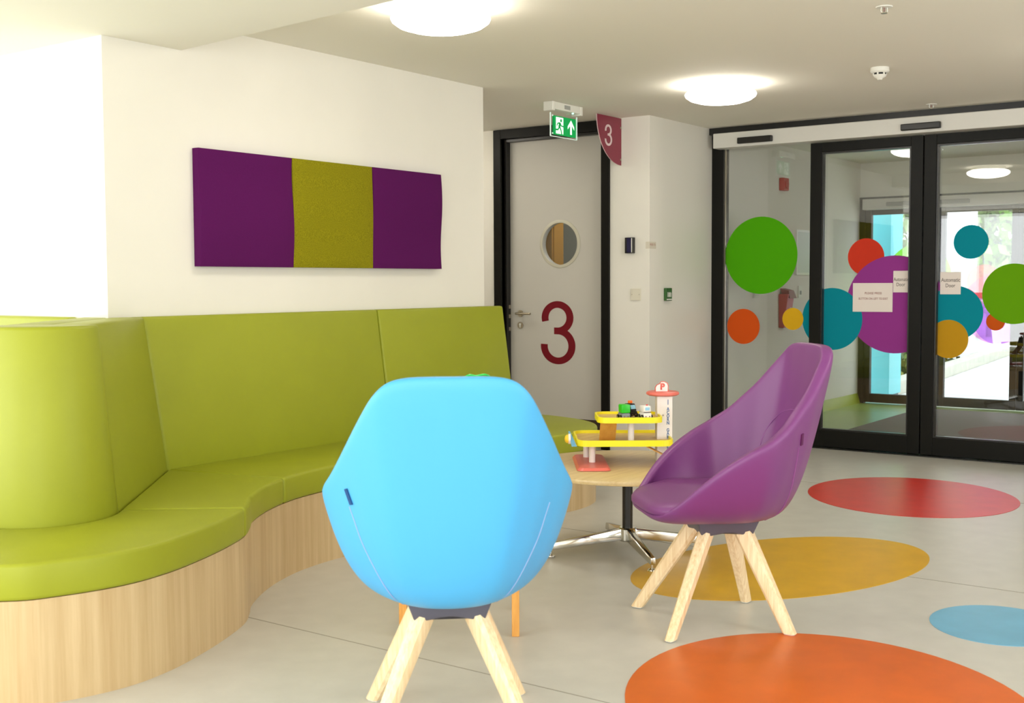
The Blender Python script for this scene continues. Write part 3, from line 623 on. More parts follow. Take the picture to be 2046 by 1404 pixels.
o = leaves('hedge', 'tall loose green hedge far outside', 'hedge', (27, 29, 6.0, 10.2, 0.3, 4.6), 3600, [(84, 118, 60), (120, 168, 70), (150, 190, 110)], 0.12)
for y in (6.9, 8.1, 9.3): B().cyl((28, y, -0.02), (28, y, 2.6), 0.06, 0.03, 8).build('stem', mat('bark', (80, 62, 44), 0.9, 0.1), o)
WR = mat('white_render', (240, 240, 236), 0.8, 0.2)
for i, (x, y, lab) in enumerate(((19.5, 5.25, 'white square canopy column nearest the kerb outside'), (26.8, 5.2, 'white square canopy column farther along the path outside'))):
    o = empty('canopy_column', (x, y, -0.02), label=lab, cat='column', group='canopy columns')
    B().box(x-0.2, x+0.2, y-0.2, y+0.2, -0.02, 4.0, 0.01).build('shaft', WR, o)
    B().box(x-0.24, x+0.24, y-0.24, y+0.24, -0.02, 0.12, 0.01).build('foot', WR, o)
o = empty('pavilion', (33, 4, -0.02), label='white building across the courtyard', cat='building')
B().box(32, 36, -10, 12, -0.02, 3.4).build('wall', WR, o)
B().box(31.6, 36.2, -10.3, 12.3, 3.4, 3.7).build('roof', mat('grey_roof', (150, 150, 150), 0.7, 0.2), o)
for k in range(6): B().box(31.97, 32.01, -8+k*3, -6.4+k*3, 0.9, 2.3).build('window', mat('dark_window', (90, 100, 104), 0.2, 0.5), o)

# ================================================================= THE GREEN BENCH
SZ0, SZ1, BT = 0.32, 0.432, 1.107          # cushion bottom and top, top of the backrest
sofa = empty('bench_sofa', (4.0, 4.0, 0), label='long curved lime green upholstered bench on a wooden plinth', cat='sofa')
cx0 = Vector((2.40, 3.80)); ax = (Vector((3.13, 4.425))-cx0).normalized()
def mir(p):
    v = Vector(p[:2])-cx0; a = ax*v.dot(ax); q = cx0+a-(v-a); return (q.x, q.y)
f1 = [(1.888, 3.217), (2.026, 3.128), (2.219, 3.078), (2.40, 3.095), (2.573, 3.150), (2.74, 3.220), (2.90, 3.305)]
f2 = [(2.90, 3.305), (3.005, 3.395), (3.091, 3.478), (3.259, 3.591), (3.447, 3.680)]
f3 = [(3.447, 3.680), (3.65, 3.735), (3.90, 3.748), (4.30, 3.705), (4.80, 3.585)]
f4 = [(4.80, 3.585), (5.2, 3.50), (5.5, 3.475), (5.75, 3.55), (5.93, 3.74), (6.03, 4.02), (6.045, 4.30)]
whole = cr([mir(p)+(0,) for p in f1[1:]][::-1]+[(p[0], p[1], 0) for p in f1+f2[1:]+f3[1:]+f4[1:]], 6)
whole = [(p.x, p.y) for p in whole]
def span(a, b):
    ia = min(range(len(whole)), key=lambda i: (whole[i][0]-a[0])**2+(whole[i][1]-a[1])**2); ib = min(range(len(whole)), key=lambda i: (whole[i][0]-b[0])**2+(whole[i][1]-b[1])**2)
    return whole[ia:ib+1]
r0 = 0.235; A0 = (2.62, 3.66); C0 = (3.317, 4.283)
arc = []
aa = math.atan2(A0[1]-cx0.y, A0[0]-cx0.x); am = mir(A0); ab = math.atan2(am[1]-cx0.y, am[0]-cx0.x)
if ab > aa: ab -= 2*PI
rr = math.hypot(A0[0]-cx0.x, A0[1]-cx0.y)
for k in range(25):
    t = k/24; a = aa+(ab-aa)*t; r = rr+(0.232-rr)*math.sin(PI*t)**0.7; arc.append((cx0.x+r*math.cos(a), cx0.y+r*math.sin(a)))
A0m, C0m = mir(A0), mir(C0)
def inset(poly, k):  # pull a back outline 2 cm under the backrest
    return [(x, y) for x, y in poly]
tipm = mir(f1[-1])
FM = [p for p in span(mir(f1[-1]), f1[-1])]
pieces = [
    FM+[A0]+arc[1:-1]+[A0m],
    span(f2[0], f2[-1])+[C0, A0],
    span(f3[0], f3[-1])+[(4.80, 4.30), (3.317, 4.30), C0],
    span(f4[0], f4[-1])+[(5.96, 4.415), (4.80, 4.415)],
    [A0m, C0m]+[mir(p) for p in f2[::-1]][0:0]+[mir(p) for p in span(f2[0], f2[-1])][::-1],
    [C0m, (2.99, 6.9), (2.40, 6.9), mir(f2[-1])],
]
def shrink(poly, d):
    """inset a closed outline by d"""
    n = len(poly); area2 = sum(poly[i-1][0]*poly[i][1]-poly[i][0]*poly[i-1][1] for i in range(n)); s = 1 if area2 > 0 else -1
    out = []
    for i in range(n):
        p, q, r = Vector(poly[i-1]), Vector(poly[i]), Vector(poly[(i+1) % n]); e1 = (q-p).normalized(); e2 = (r-q).normalized()
        n1 = Vector((-e1.y, e1.x))*s; n2 = Vector((-e2.y, e2.x))*s; k = (n1+n2); k = k/max(0.35, k.dot(n1)) if k.length > 1e-6 else n1
        out.append((q.x+k.x*d, q.y+k.y*d))
    return out
for pc in pieces:
    B().prism(shrink(pc, 0.0015), SZ0+0.0005, SZ1, 0.014, 3).build('seat_cushion', LIME, sofa, smooth=True)
def plinth(poly, name='plinth_panel'): B().prism(poly, 0.0, SZ0-0.0005).build(name, LIMEW, sofa, smooth=True)
def pull(front):
    out = []
    for i, p in enumerate(front):
        a = Vector(front[max(0, i-1)]); c = Vector(front[min(len(front)-1, i+1)]); d = (c-a).normalized()
        out.append((p[0]-d.y*0.01, p[1]+d.x*0.01))
    return out
PW = pull(whole); keep = whole; whole = PW
p2 = span(f2[0], f2[-1]); sp = span(f3[0], f3[-1]); im = min(range(len(sp)), key=lambda i: abs(sp[i][0]-3.66))
for pc in (span(mir(f1[-1]), f1[-1])+[A0]+arc[1:-1]+[A0m], p2+[C0, A0], sp[:im+1]+[(sp[im][0], 4.40), (3.317, 4.40), C0], sp[im:]+[(4.80, 4.40), (sp[im][0], 4.40)], span(f4[0], f4[-1])+[(5.94, 4.405), (4.80, 4.405)],
           [A0m, C0m]+span(mir(f2[-1]), mir(f2[0])), [C0m, (2.99, 6.9), (2.41, 6.9), mir(f2[-1])]):
    plinth(pc)
whole = keep
# backrests lean back: bottom outline proud of the top outline
def back(bot, top, name='backrest', z0=SZ1-0.03, z1=BT, bev=0.013):
    return B().loft([(x, y, z0) for x, y in bot], [(x, y, z1) for x, y in top], bev, 3).build(name, LIME, sofa, smooth=True)
yb, yt = 4.272, 4.37
back([(4.803, yb), (5.955, yb), (5.955, 4.422), (4.803, 4.422)], [(4.803, yt), (5.955, yt), (5.955, 4.422), (4.803, 4.422)])
Ct, At = (3.275, 4.37), (2.553, 3.735)
back([(C0[0]+0.002, yb), (4.797, yb), (4.797, 4.422), (3.20, 4.422)], [(Ct[0]+0.002, yt), (4.797, yt), (4.797, 4.422), (3.20, 4.422)])
q1 = (3.125, 4.415)
back([A0, (C0[0]-0.002, C0[1]-0.008), (3.195, 4.418), q1, (2.50, 3.88)], [At, (Ct[0]-0.002, Ct[1]-0.002), (3.195, 4.418), q1, (2.50, 3.88)])
arct = []
for x, y in arc:
    v = Vector((x, y))-cx0; l = v.length; arct.append((cx0.x+v.x*(l-0.055)/l+ax.x*0.03, cx0.y+v.y*(l-0.055)/l+ax.y*0.03))
arct[0] = (At[0]-0.002, At[1]); Atm = mir(At); arct[-1] = Atm
tail = [(2.47, 3.93), (2.497, 3.88)]
back(arc+tail, arct+tail, 'backrest')
back([A0m, (2.497, 3.885), q1, (3.125, 4.60), C0m], [Atm, (2.497, 3.885), q1, (3.125, 4.60), mir(Ct)])
cm, ctm = C0m, mir(Ct)
for ya, yb_ in ((cm[1]+0.003, 5.6), (5.604, 6.9)):
    back([(2.985, ya), (2.985, yb_), (3.127, yb_), (3.127, ya)][::-1], [(3.07, ya), (3.07, yb_), (3.127, yb_), (3.127, ya)][::-1])

# ================================================================= FELT ACOUSTIC PANELS
def felt(xa, xb, m, label, amp, ph):
    NZ, NX = 28, 10; za, zb = 1.333, 1.879; bm = bmesh.new(); g = []
    for i in range(NZ+1):
        v = i/NZ; z = za+(zb-za)*v; t = 0.052+amp*math.sin(2*PI*(v-ph)); ed = min(v, 1-v)*(zb-za)
        row = []
        for j in range(NX+1):
            u = j/NX; x = xa+(xb-xa)*u; eu = min(u, 1-u)*(xb-xa); e = min(ed, eu, 0.012)/0.012; y = YW-t*(0.90+0.10*math.sqrt(max(0, 1-(1-e)**2)))
            row.append(bm.verts.new((x, y, z)))
        g.append(row)
    for i in range(NZ):
        for j in range(NX): bm.faces.new((g[i][j], g[i][j+1], g[i+1][j+1], g[i+1][j]))
    rim = [g[0][j] for j in range(NX+1)]+[g[i][NX] for i in range(1, NZ+1)]+[g[NZ][j] for j in range(NX-1, -1, -1)]+[g[i][0] for i in range(NZ-1, 0, -1)]
    bk = [bm.verts.new((v.co.x, YW-0.0005, v.co.z)) for v in rim]; n = len(rim)
    for i in range(n): bm.faces.new((rim[i], bk[i], bk[(i+1) % n], rim[(i+1) % n]))
    bm.faces.new(bk); bmesh.ops.recalc_face_normals(bm, faces=bm.faces[:])
    b = B(); b.bm.free(); b.bm = bm; p0 = empty('acoustic_panel', ((xa+xb)/2, YW, za), label=label, cat='wall panel', group='felt acoustic panels over the bench')
    b.build('felt_pad', m, p0, smooth=True)
xs = [3.602, 4.190, 4.778, 5.366]
felt(xs[0]+0.001, xs[1]-0.001, PLUMF, 'left purple wavy felt panel on the wall over the bench', 0.008, 0.10)
felt(xs[1]+0.001, xs[2]-0.001, OLIVEF, 'olive green wavy felt panel between the two purple ones', 0.003, 0.3)
felt(xs[2]+0.001, xs[3]-0.001, PLUMF, 'right purple wavy felt panel on the wall over the bench', 0.008, 0.47)

# ================================================================= TUB CHAIRS
RIM = [(0, .268, .428), (.11, .266, .428), (.18, .248, .438), (.238, .203, .480), (.280, .145, .543), (.312, .07, .608), (.334, -.02, .664), (.343, -.085, .696),
       (.337, -.125, .720), (.318, -.175, .753), (.294, -.225, .800), (.266, -.285, .858), (.234, -.335, .920), (.203, -.375, .972), (.166, -.395, 1.006), (.118, -.405, 1.018), (.05, -.408, 1.020), (0, -.409, 1.020)]
def chair(name, label, loc, rz, M, MS, tab):
    o = empty(name, loc, rz, label, 'chair', 'tub chairs on ash legs')
    half = cr(RIM, 3); full = half+[Vector((-p.x, p.y, p.z)) for p in half[-2:0:-1]]; n = len(full)
    AX = Vector((0, -0.05))
    b = B(); bm = b.bm; cols = []; ring_s = []
    for i, R in enumerate(full):
        T = (full[(i+1) % n]-full[i-1]).normalized()
        xy = Vector((R.x, R.y))-AX; nn = Vector((xy.x, xy.y, 0)).normalized(); nn = (nn-T*nn.dot(T)).normalized()
        cup = T.cross(nn); cup = cup if cup.z > 0 or (abs(cup.z) < 0.25 and cup.dot(Vector((R.x, -0.2, 0))) > 0) else -cup
        hgt = max(0, (R.z-.428)/(1.02-.428)); hh = max(0, min(1, (R.z-.72)/.3)); th = 0.024+0.024*min(1, hgt*3); crown = 0.008+0.008*min(1, hgt*4); R = R-cup*crown
        L = xy.length; u = xy/L; base = Vector((u.x*0.125, u.y*0.14-0.05)); Bp = Vector((base.x, base.y, .386))
        fr0 = max(0, min(1, (R.y-0.08)/0.15)); k1 = 0.54-0.06*hh+0.14*fr0; k2 = 0.80-0.17*hh+0.15*fr0; kz = 0.40-0.12*hh
        d = Vector((R.x-Bp.x, R.y-Bp.y, 0)); C1 = Bp+d*k1; C2 = Bp+d*k2; C2.z = .386+(R.z-.386)*kz
        col = []
        bez = lambda a, p, q, c, t: a*(1-t)**3+3*p*t*(1-t)**2+3*q*t*t*(1-t)+c*t**3
        for k in range(13): col.append(bez(Bp, C1, C2, R, k/12))
        Rin = R-nn*th
        for ka, kb in ((0.06, 0.7), (0.22, 0.98), (0.5, 1.0), (0.78, 0.98), (0.94, 0.7)): col.append(R-nn*th*ka+cup*crown*kb)
        col.append(Rin)
        fr = max(0, min(1, (R.y-0.0)/0.2)); sc_ = 0.66+0.30*fr
        S = Vector((AX.x+(R.x-AX.x)*sc_*0.98, AX.y+(R.y-AX.y)*(sc_-0.10*hh), 0.452)); 
        q1_ = Rin.lerp(S, 0.35)+nn*0.016*hgt; q2_ = S+nn*0.04*(1-fr)+Vector((0, 0, 0.05*(1-fr)+0.08*hh))
        for k in range(1, 11): col.append(bez(Rin, q1_, q2_, S, k/10))
        ring_s.append(S); cols.append([bm.verts.new(p) for p in col])
    K = len(cols[0])
    for i in range(n):
        a, c = cols[i], cols[(i+1) % n]
        for k in range(K-1): b.face((a[k], c[k], c[k+1], a[k+1]))
    cb_ = bm.verts.new((0, -0.055, .386)); ci = bm.verts.new((0, -0.05, .452))
    for i in range(n): b.face((cols[i][0], cb_, cols[(i+1) % n][0])); b.face((cols[i][-1], cols[(i+1) % n][-1], ci))
    bmesh.ops.recalc_face_normals(bm, faces=bm.faces[:])
    tree = BVHTree.FromBMesh(bm)
    shell = b.build('shell', M, o, smooth=True, local=True)
    for p in shell.data.polygons: p.use_smooth = True
    try: shell.data.set_sharp_from_angle(angle=PI)
    except Exception: pass
    sm = shell.modifiers.new('subdivision', 'SUBSURF'); sm.levels = 1; sm.render_levels = 1
    # seat pad
    b = B(); bm = b.bm; rows = []
    for f, z in ((0.96, .452), (1.0, .460), (1.0, .474), (0.965, .487), (0.88, .497), (0.6, .503), (0.3, .501)):
        rows.append([bm.verts.new((s.x*f, AX.y+(s.y-AX.y)*f+(0.018 if s.y > 0.17 else 0)*(f > 0.93), z-(0.018*max(0, (s.y*f-0.10)/0.1)))) for s in ring_s])
    for p, q in zip(rows, rows[1:]):
        for i in range(n): b.face((p[i], p[(i+1) % n], q[(i+1) % n], q[i]))
    c0 = bm.verts.new((0, AX.y, .450)); c1 = bm.verts.new((0, AX.y, .498))
    for i in range(n): b.face((rows[0][i], c0, rows[0][(i+1) % n])); b.face((rows[-1][i], rows[-1][(i+1) % n], c1))
    bmesh.ops.recalc_face_normals(bm, faces=bm.faces[:])
    pad = b.build('seat_pad', M, o, smooth=True, local=True)
    try: pad.data.set_sharp_from_angle(angle=PI)
    except Exception: pass
    # stitched seams
    def cast(x, z, back_):
        h = tree.ray_cast(Vector((x, -2 if back_ else 0.15, z)), Vector((0, 1 if back_ else -1, 0)))
        return h[0]+Vector((0, -0.0004 if back_ else 0.0004, 0)) if h[0] else None
    for s in (-1, 1):
        P = [cast(s*x, z, True) for x, z in ((.262, .672), (.25, .636), (.232, .58), (.205, .52), (.175, .46), (.150, .42), (.125, .392))]
        B().tube([p for p in cr([p for p in P if p], 4)], 0.0016, 6).build('stitched_seam', MS, shell, local=True)
    P = [cast(x, z, False) for x, z in ((-.165, .54), (-.178, .62), (-.17, .69), (-.13, .745), (-.06, .768), (0, .772), (.06, .768), (.13, .745), (.17, .69), (.178, .62), (.165, .54))]
    B().tube(cr([p for p in P if p], 4), 0.0016, 6).build('stitched_seam', MS, shell, local=True)
    # fabric tab on the rear
    h = tree.ray_cast(Vector((-0.262, -2, .70)), Vector((0, 1, 0)))
    nv = h[1] if h[1].y < 0 else -h[1]; tv = Vector((0.45, 0, -1)); tv = (tv-nv*tv.dot(nv)).normalized(); bv = nv.cross(tv)
    b = B(); b.box(-0.0065, 0.0065, -0.022, 0.022, -0.002, 0.004, 0.001)
    bmesh.ops.transform(b.bm, matrix=Matrix.Translation(h[0]) @ Matrix((bv, tv, nv)).transposed().to_4x4(), verts=b.bm.verts[:]); b.build('maker_tab', tab, o, local=True)
    # plastic bracket with an arched lower edge
    b = B(); nseg = 8
    def sq(hw, z, arch):
        pts = []
        for sx, sy, ex, ey in ((1, 1, -1, 1), (-1, 1, -1, -1), (-1, -1, 1, -1), (1, -1, 1, 1)):
            for k in range(nseg):
                t = k/nseg; pts.append((hw*(sx+(ex-sx)*t), hw*(sy+(ey-sy)*t)-0.03, z+arch*(0.5-0.5*math.cos(2*PI*t))**1.2))
        return pts
    b.loft(sq(0.096, .332, .012), sq(0.116, .392, 0.0), 0.005, 2); b.build('bracket', GREYP, o, smooth=True, local=True)
    # four tapered legs splayed to the corners
    for sx in (-1, 1):
        for sy in (-1, 1):
            p0 = Vector((sx*0.062, sy*0.062-0.03, .362)); p1 = Vector((sx*0.218, sy*0.218, 0.004)); d = (p1-p0)
            rad = Vector((sx, sy, 0)).normalized(); tan = Vector((-rad.y, rad.x, 0))
            def ringp(c, w_, t_):
                return [c+rad*(w_*u)+tan*(t_*v) for u, v in ((-1, -.6), (-.6, -1), (.6, -1), (1, -.6), (1, .6), (.6, 1), (-.6, 1), (-1, .6))]
            lg = B().loft(ringp(p0, .036, .024), ringp(p1, .023, .017), 0).build('leg', ASH, o, smooth=True, local=True)
            B().loft(ringp(p1-Vector((0, 0, 0.004)), .019, .013), ringp(p1, .021, .015), 0).build('foot_glide', WHITEP, lg, local=True)
    return o
chair('tub_chair', 'purple leatherette tub chair seen from the side, on splayed ash legs', (3.911, 1.926, 0.002), math.radians(45), PURPLE, PURPLES, mat('plum_tab', (90, 30, 80), 0.6, 0.3))
chair('tub_chair', 'sky blue tub chair seen from behind, on splayed ash legs', (2.557, 2.074, 0.0), math.radians(-49), BLUE, BLUES, BLUETAB)

# ================================================================= ROUND TABLE
TX, TY, TZ = 4.70, 2.74, 0.41
o = empty('coffee_table', (TX, TY, 0.002), label='round beech coffee table on a chrome four-star base', cat='table')
B().lathe([(0, TZ-0.024), (0.46, TZ-0.024), (0.472, TZ-0.021), (0.475, TZ-0.012), (0.472, TZ-0.003), (0.466, TZ), (0, TZ)], (TX, TY, 0), 72).build('tabletop', BEECH, o, smooth=True)
B().cyl((TX, TY, 0.10), (TX, TY, TZ-0.0245), 0.024, seg=28).build('pole', BLACKM, o, smooth=True)
B().box(TX-0.12, TX+0.12, TY-0.12, TY+0.12, TZ-0.032, TZ-0.0245).build('mounting_plate', BLACKM, o)
B().lathe([(0, 0.055), (0.036, 0.055), (0.042, 0.062), (0.042, 0.112), (0.036, 0.118), (0, 0.118)], (TX, TY, 0), 28).build('hub', CHROME, o, smooth=True)
for a in (139, 227, 312, 45):
    a = math.radians(a); u = Vector((math.cos(a), math.sin(a), 0)); v = Vector((-u.y, u.x, 0)); c = Vector((TX, TY, 0))
    def sec(r, zb, zt, hw): return [c+u*r-v*hw+Vector((0, 0, zb)), c+u*r+v*hw+Vector((0, 0, zb)), c+u*r+v*hw*0.8+Vector((0, 0, zt)), c+u*r-v*hw*0.8+Vector((0, 0, zt))]
    arm = B().loft(sec(0.03, 0.062, 0.115, 0.020), sec(0.385, 0.030, 0.062, 0.013), 0.004, 2).build('base_arm', CHROME, o, smooth=True)
    q = c+u*0.368
    B().cyl((q.x, q.y, 0.008), (q.x, q.y, 0.032), 0.005, seg=12).lathe([(0, 0.0005), (0.02, 0.0005), (0.018, 0.006), (0.006, 0.010), (0, 0.010)], (q.x, q.y, 0.002), 20).build('glide', CHROME, arm, smooth=True)

# ================================================================= BEAD MAZE TABLE BEHIND THE BLUE CHAIR
F2 = Vector((math.cos(YAW), math.sin(YAW), 0)); R2 = Vector((math.sin(YAW), -math.cos(YAW), 0))
lf = Vector((3.118, 2.735, 0)); rf = Vector((3.346, 2.407, 0))
o = empty('bead_maze_table', (lf+rf)/2+F2*0.17, label='small wooden play table with a green wire bead maze, mostly hidden behind the blue chair', cat='play table')
for p in (lf, rf, lf+F2*0.34, rf+F2*0.34):
    B().loft([p+R2*a+F2*b_ for a, b_ in ((-.0135, -.0135), (.0135, -.0135), (.0135, .0135), (-.0135, .0135))], [p+R2*a+F2*b_+Vector((0, 0, .43)) for a, b_ in ((-.0135, -.0135), (.0135, -.0135), (.0135, .0135), (-.0135, .0135))], 0.003, 2).build('leg', HONEY, o)
q = [lf-R2*.03-F2*.03, rf+R2*.03-F2*.03, rf+R2*.03+F2*.37, lf-R2*.03+F2*.37]
B().loft([p+Vector((0, 0, .43)) for p in q], [p+Vector((0, 0, .45)) for p in q], 0.005, 2).build('tabletop', HONEY, o)
mid = (lf+rf)/2+F2*0.17
top = Vector((3.42, 2.63, 0.910))
wires = [((34, 190, 70), [mid-R2*.10+Vector((0, 0, .45)), mid-R2*.07+Vector((0, 0, .75)), top-R2*.05+Vector((0, 0, -.012)), top+Vector((0, 0, .0)), top+R2*.035+Vector((0, 0, .003)), top+R2*.045+F2*.04+Vector((0, 0, -.03)), mid+R2*.08+F2*.08+Vector((0, 0, .70)), mid+R2*.12+Vector((0, 0, .45))]),
         ((200, 60, 50), [mid-R2*.16+Vector((0, 0, .45)), mid-R2*.15+Vector((0, 0, .62)), mid+Vector((0, 0, .78)), mid+R2*.13+Vector((0, 0, .60)), mid+R2*.15+Vector((0, 0, .45))]),
         ((50, 90, 190), [mid-F2*.12+Vector((0, 0, .45)), mid-F2*.10+Vector((0, 0, .66)), mid+F2*.02+R2*.03+Vector((0, 0, .72)), mid+F2*.12+Vector((0, 0, .60)), mid+F2*.13+Vector((0, 0, .45))])]
for i, (c, P) in enumerate(wires):
    M = mat('maze_wire_%d' % i, c, 0.35, 0.5); P2 = cr(P, 8); B().tube(P2, 0.004, 8).build('wire', M, o, smooth=True)
    for k in (5, 9, 13):
        B().lathe([(0, -.016), (.010, -.014), (.016, -.005), (.016, .005), (.010, .014), (0, .016)], P2[k], 14).build('bead', mat('bead_%d' % ((i+k) % 3), ((220, 180, 40), (60, 140, 70), (200, 70, 60))[(i+k) % 3], 0.4, 0.4), o, smooth=True)

# ================================================================= TOY GARAGE ON THE TABLE
TD = TZ+0.002
def at(l, d, z=0): return Vector((R2.x*l+F2.x*d, R2.y*l+F2.y*d, z))
o = empty('toy_garage', at(0.5, 5.45, TD), label='wooden toy parking garage with yellow railed decks and a white tower', cat='toy')
YEL = mat('yellow_rail', (246, 232, 40), 0.4, 0.4); TBEE = wood('toy_beech', (206, 168, 92), (226, 194, 122), (2, 12, 12), 3, 0.4)
SAL = mat('salmon_paint', (226, 112, 98), 0.35, 0.45); WHT = mat('toy_white', (240, 232, 226), 0.4, 0.4); RAMP = wood('orange_ramp', (206, 148, 62), (222, 168, 82), (10, 10, 2), 3, 0.4)
def rrect(l0, l1, d0, d1, r, n=8, corners=(1, 1, 1, 1)):
    P = []
    for (cl, cd_, a0), on in zip(((l1-r, d0+r, -PI/2), (l1-r, d1-r, 0), (l0+r, d1-r, PI/2), (l0+r, d0+r, PI)), corners):
        for k in range(n+1):
            a = a0+PI/2*k/n; P.append((cl+r*math.cos(a), cd_+r*math.sin(a)))
    return P
def deck(l0, l1, d0, d1, z, rh, r, skip=()):
    P = rrect(l0, l1, d0, d1, r)
    B().loft([at(a, c, z-0.012) for a, c in P], [at(a, c, z) for a, c in P], 0).build('deck_board', TBEE, o)
    n = len(P); Q = rrect(l0-0.008, l1+0.008, d0-0.008, d1+0.008, r+0.008)
    cuts = [0, 5, 9, 14, 18, 22, 27, 32]
    runs = [(27+4, 36+5), (5, 14), (14, 22), (22, 31)]
    for a, e in runs:
        idx = [i % n for i in range(a, e+1)]
        if (a, e) in skip: continue
        b = B(); bot = [at(*P[i], z-0.014) for i in idx]+[at(*Q[i], z-0.014) for i in idx[::-1]]; tp = [p+Vector((0, 0, rh)) for p in bot]
        b.loft(bot, tp, 0); b.build('rail', YEL, o)
Z1, Z2 = 0.522, 0.628
deck(0.30, 0.725, 5.31, 5.68, Z1, 0.028, 0.05)
deck(0.395, 0.675, 5.31, 5.56, Z2, 0.026, 0.045)
pl_ = rrect(0.287, 0.44, 5.21, 5.66, 0.03)
B().loft([at(a, c, TD) for a, c in pl_], [at(0.3635+(a-0.3635)*0.86, 5.435+(c-5.435)*0.95, TD+0.012) for a, c in pl_], 0).build('base_plate', SAL, o, smooth=True)
for l, d in ((0.367, 5.40), (0.35, 5.56)): B().cyl(at(l, d, TD+0.012), at(l, d, Z1-0.0125), 0.0145).build('pillar', WHT, o, smooth=True)
B().cyl(at(0.545, 5.39, Z1), at(0.545, 5.39, Z2-0.0125), 0.0145).build('pillar', WHT, o, smooth=True)
# curved ramp between the decks
b = B()
for k in range(8):
    t0, t1 = k/8, (k+1)/8; f = lambda t: (5.34+0.08*t, Z2-0.013-(Z2-Z1-0.014)*t**0.9)
    (da, za), (db, zb) = f(t0), f(t1)
    b.loft([at(0.40, da, za-0.004), at(0.475, da, za-0.004), at(0.475, db, zb-0.004), at(0.40, db, zb-0.004)], [at(0.40, da, za), at(0.475, da, za), at(0.475, db, zb), at(0.40, db, zb)])
b.build('ramp', RAMP, o)
b = B(); b.loft([at(0.60, 5.34, Z1-0.016), at(0.60, 5.42, Z1-0.016), at(0.78, 5.42, TD+0.002), at(0.78, 5.34, TD+0.002)], [at(0.60, 5.34, Z1-0.012), at(0.60, 5.42, Z1-0.012), at(0.78, 5.42, TD+0.006), at(0.78, 5.34, TD+0.006)]); b.build('ramp', RAMP, o)
# tower with its name, round roof and parking sign
tw = B(); tw.loft([at(a, c, TD) for a, c in ((0.672, 5.455), (0.744, 5.455), (0.744, 5.53), (0.672, 5.53))], [at(a, c, 0.722) for a, c in ((0.672, 5.455), (0.744, 5.455), (0.744, 5.53), (0.672, 5.53))], 0.003, 2)
tw = tw.build('tower', WHT, o)
LET = mat('blue_lettering', (92, 124, 176), 0.6, 0.2)
text('lettering', 'A\nC\nO\nR\nN\n \nG\nA\nR\nA\nG\nE', at(0.723, 5.4545, 0.5725), R2, (0, 0, 1), 0.196, LET, tw, wid=0.0135, th=0.0006, spacing=0.78, weight=0.03)
B().loft([at(a, c, 0.682) for a, c in ((0.7215, 5.4535), (0.7245, 5.4535), (0.7245, 5.4545), (0.7215, 5.4545))], [at(a, c, 0.706) for a, c in ((0.7215, 5.4535), (0.7245, 5.4535), (0.7245, 5.4545), (0.7215, 5.4545))]).build('painted_line', LET, tw)
B().cyl(at(0.70, 5.4545, 0.633), at(0.70, 5.452, 0.633), 0.004, seg=12).build('screw', STEEL, tw)
B().lathe([(0, .722), (.066, .722), (.076, .728), (.077, .733), (.074, .739), (.066, .742), (0, .742)], at(0.703, 5.495), 40).build('roof', SAL, o, smooth=True)
hp = [(-.030, 0), (.030, 0), (.031, .028), (.026, .040), (.012, .047), (-.004, .046), (-.010, .036), (-.024, .030), (-.031, .018)]
sg = B().sheet(hp, R2, (0, 0, 1), at(0.697, 5.495, .742), 0.022).build('parking_sign', SAL, o)
B().sheet([(u*0.9-0.001, v*0.92+0.0012) for u, v in hp], R2, (0, 0, 1), at(0.697, 5.4728, .742), 0.0006).build('sign_face', WHT, sg)
text('letter', 'P', at(0.700, 5.4718, .7655), R2, (0, 0, 1), 0.031, SAL, sg, wid=0.021, th=0.0006, weight=0.05)
# steering bumper at the left end
B().loft([at(0.268, 5.30, Z1-0.012), at(0.292, 5.30, Z1-0.012), at(0.292, 5.31, Z1-0.012), at(0.268, 5.31, Z1-0.012)], [at(0.258, 5.42, Z1+0.042), at(0.266, 5.42, Z1+0.042), at(0.266, 5.43, Z1+0.042), at(0.258, 5.43, Z1+0.042)]).build('end_stop', mat('toy_blue', (110, 170, 206), 0.4, 0.4), o)
B().lathe([(0, -.004), (.024, -.004), (.024, .006), (0, .006)], at(0.262, 5.37, Z1+0.014), 24, tuple(-R2)).build('bumper_disc', WHT, o, smooth=True)
B().lathe([(.020, 0), (.019, .008), (.013, .015), (0, .018)], at(0.256, 5.37, Z1+0.014), 24, tuple(-R2)).build('bumper', mat('bumper_yellow', (246, 200, 50), 0.4, 0.4), o, smooth=True)
# three little vehicles on the upper deck
TYRE = mat('toy_tyre', (32, 28, 24), 0.5, 0.3)
def vehicle(name, label, l, d, ang, bodycol, chassis, shape):
    z0 = Z2+0.0005; v = empty(name, at(l, d, z0), YAW-PI/2+ang, label, 'toy car', 'toy cars on the garage deck')
    r = 0.0105
    for sx in (-1, 1):
        for y in (-0.018, 0.018):
            wv = B().cyl((sx*0.0175, y, r), (sx*0.0255, y, r), r, seg=18).build('wheel', TYRE, v, smooth=True, local=True)
            B().cyl((sx*0.0255, y, r), (sx*0.0262, y, r), 0.005, seg=12).build('hubcap', mat('toy_hub', (150, 150, 100), 0.4, 0.4), wv, local=True)
    B().box(-0.017, 0.017, -0.03, 0.03, 0.006, 0.022, 0.003).build('chassis', chassis, v, local=True)
    shape(v, bodycol)
    for ch in v.children:
        if not ch.name.startswith('wheel'): ch.scale = (1.12, 1.0, 1.32)
    for sx in (-1, 1): B().cyl((sx*0.009, -0.030, 0.014), (sx*0.009, -0.0312, 0.014), 0.0028, seg=12).build('headlight', mat('toy_lamp_red', (120, 80, 70), 0.4, 0.4), v, local=True)
WIN = mat('toy_window', (150, 205, 232), 0.3, 0.5)
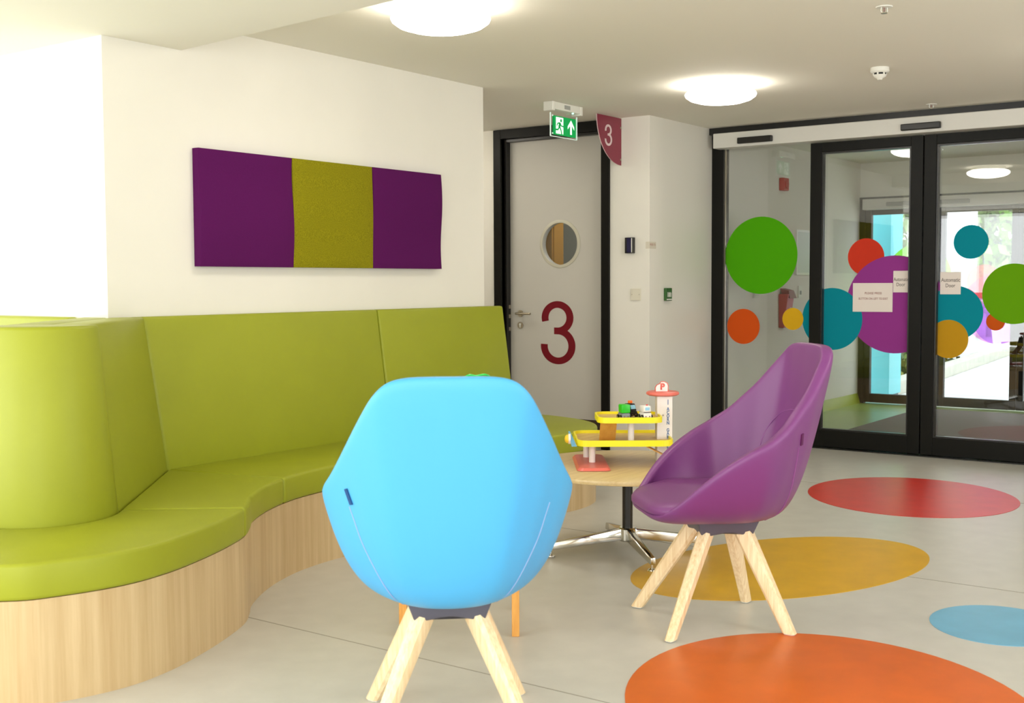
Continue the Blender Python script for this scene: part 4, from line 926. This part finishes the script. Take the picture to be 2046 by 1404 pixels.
def truck(v, c): B().box(-0.019, 0.019, -0.028, 0.018, 0.0225, 0.052, 0.004).build('cargo_box', c, v, smooth=True, local=True); B().box(-0.016, 0.016, 0.0185, 0.032, 0.0225, 0.042, 0.003).build('cab', WHT, v, local=True)
def taxi(v, c):
    cabin = B().loft([(-.017, -.026, .0225), (.017, -.026, .0225), (.017, .026, .0225), (-.017, .026, .0225)], [(-.015, -.014, .048), (.015, -.014, .048), (.015, .022, .048), (-.015, .022, .048)], 0.003, 2).build('cabin', c, v, smooth=True, local=True)
    B().loft([(-.012, -.0262, .030), (.012, -.0262, .030), (.012, -.0235, .030), (-.012, -.0235, .030)], [(-.011, -.0187, .043), (.011, -.0187, .043), (.011, -.016, .043), (-.011, -.016, .043)]).build('windscreen', WIN, cabin, local=True)
    B().box(-0.0178, -0.0145, -0.012, 0.016, 0.029, 0.043, 0.001).build('side_window', WIN, cabin, local=True)
    B().box(-0.008, 0.008, -0.006, 0.008, 0.0482, 0.058, 0.002).build('roof_light', mat('toy_orange', (240, 110, 30), 0.4, 0.4), v, local=True)
def ambulance(v, c):
    cabin = B().box(-0.0165, 0.0165, -0.026, 0.028, 0.0225, 0.047, 0.005).build('cabin', c, v, smooth=True, local=True)
    B().box(-0.010, 0.010, -0.0268, -0.024, 0.031, 0.042, 0.001).build('windscreen', WIN, cabin, local=True)
    B().box(-0.016, 0.016, -0.0266, -0.024, 0.0245, 0.0262).build('painted_stripe', TYRE, cabin, local=True)
    B().cyl((0.004, -0.01, 0.047), (0.004, -0.01, 0.0505), 0.004, seg=12).build('roof_light', mat('toy_red', (220, 60, 60), 0.4, 0.4), v, local=True)
vehicle('toy_truck', 'green toy lorry with grey chassis on the upper garage deck', 0.508, 5.345, 0.25, mat('toy_green', (40, 190, 30), 0.35, 0.5), mat('toy_grey', (130, 135, 138), 0.4, 0.4), truck)
vehicle('toy_taxi', 'black toy car with an orange roof light behind the green lorry', 0.545, 5.43, 0.55, mat('toy_black', (24, 24, 30), 0.35, 0.5), TYRE, taxi)
vehicle('toy_ambulance', 'white toy van with a blue windscreen beside the tower', 0.605, 5.35, 0.30, WHT, WHT, ambulance)
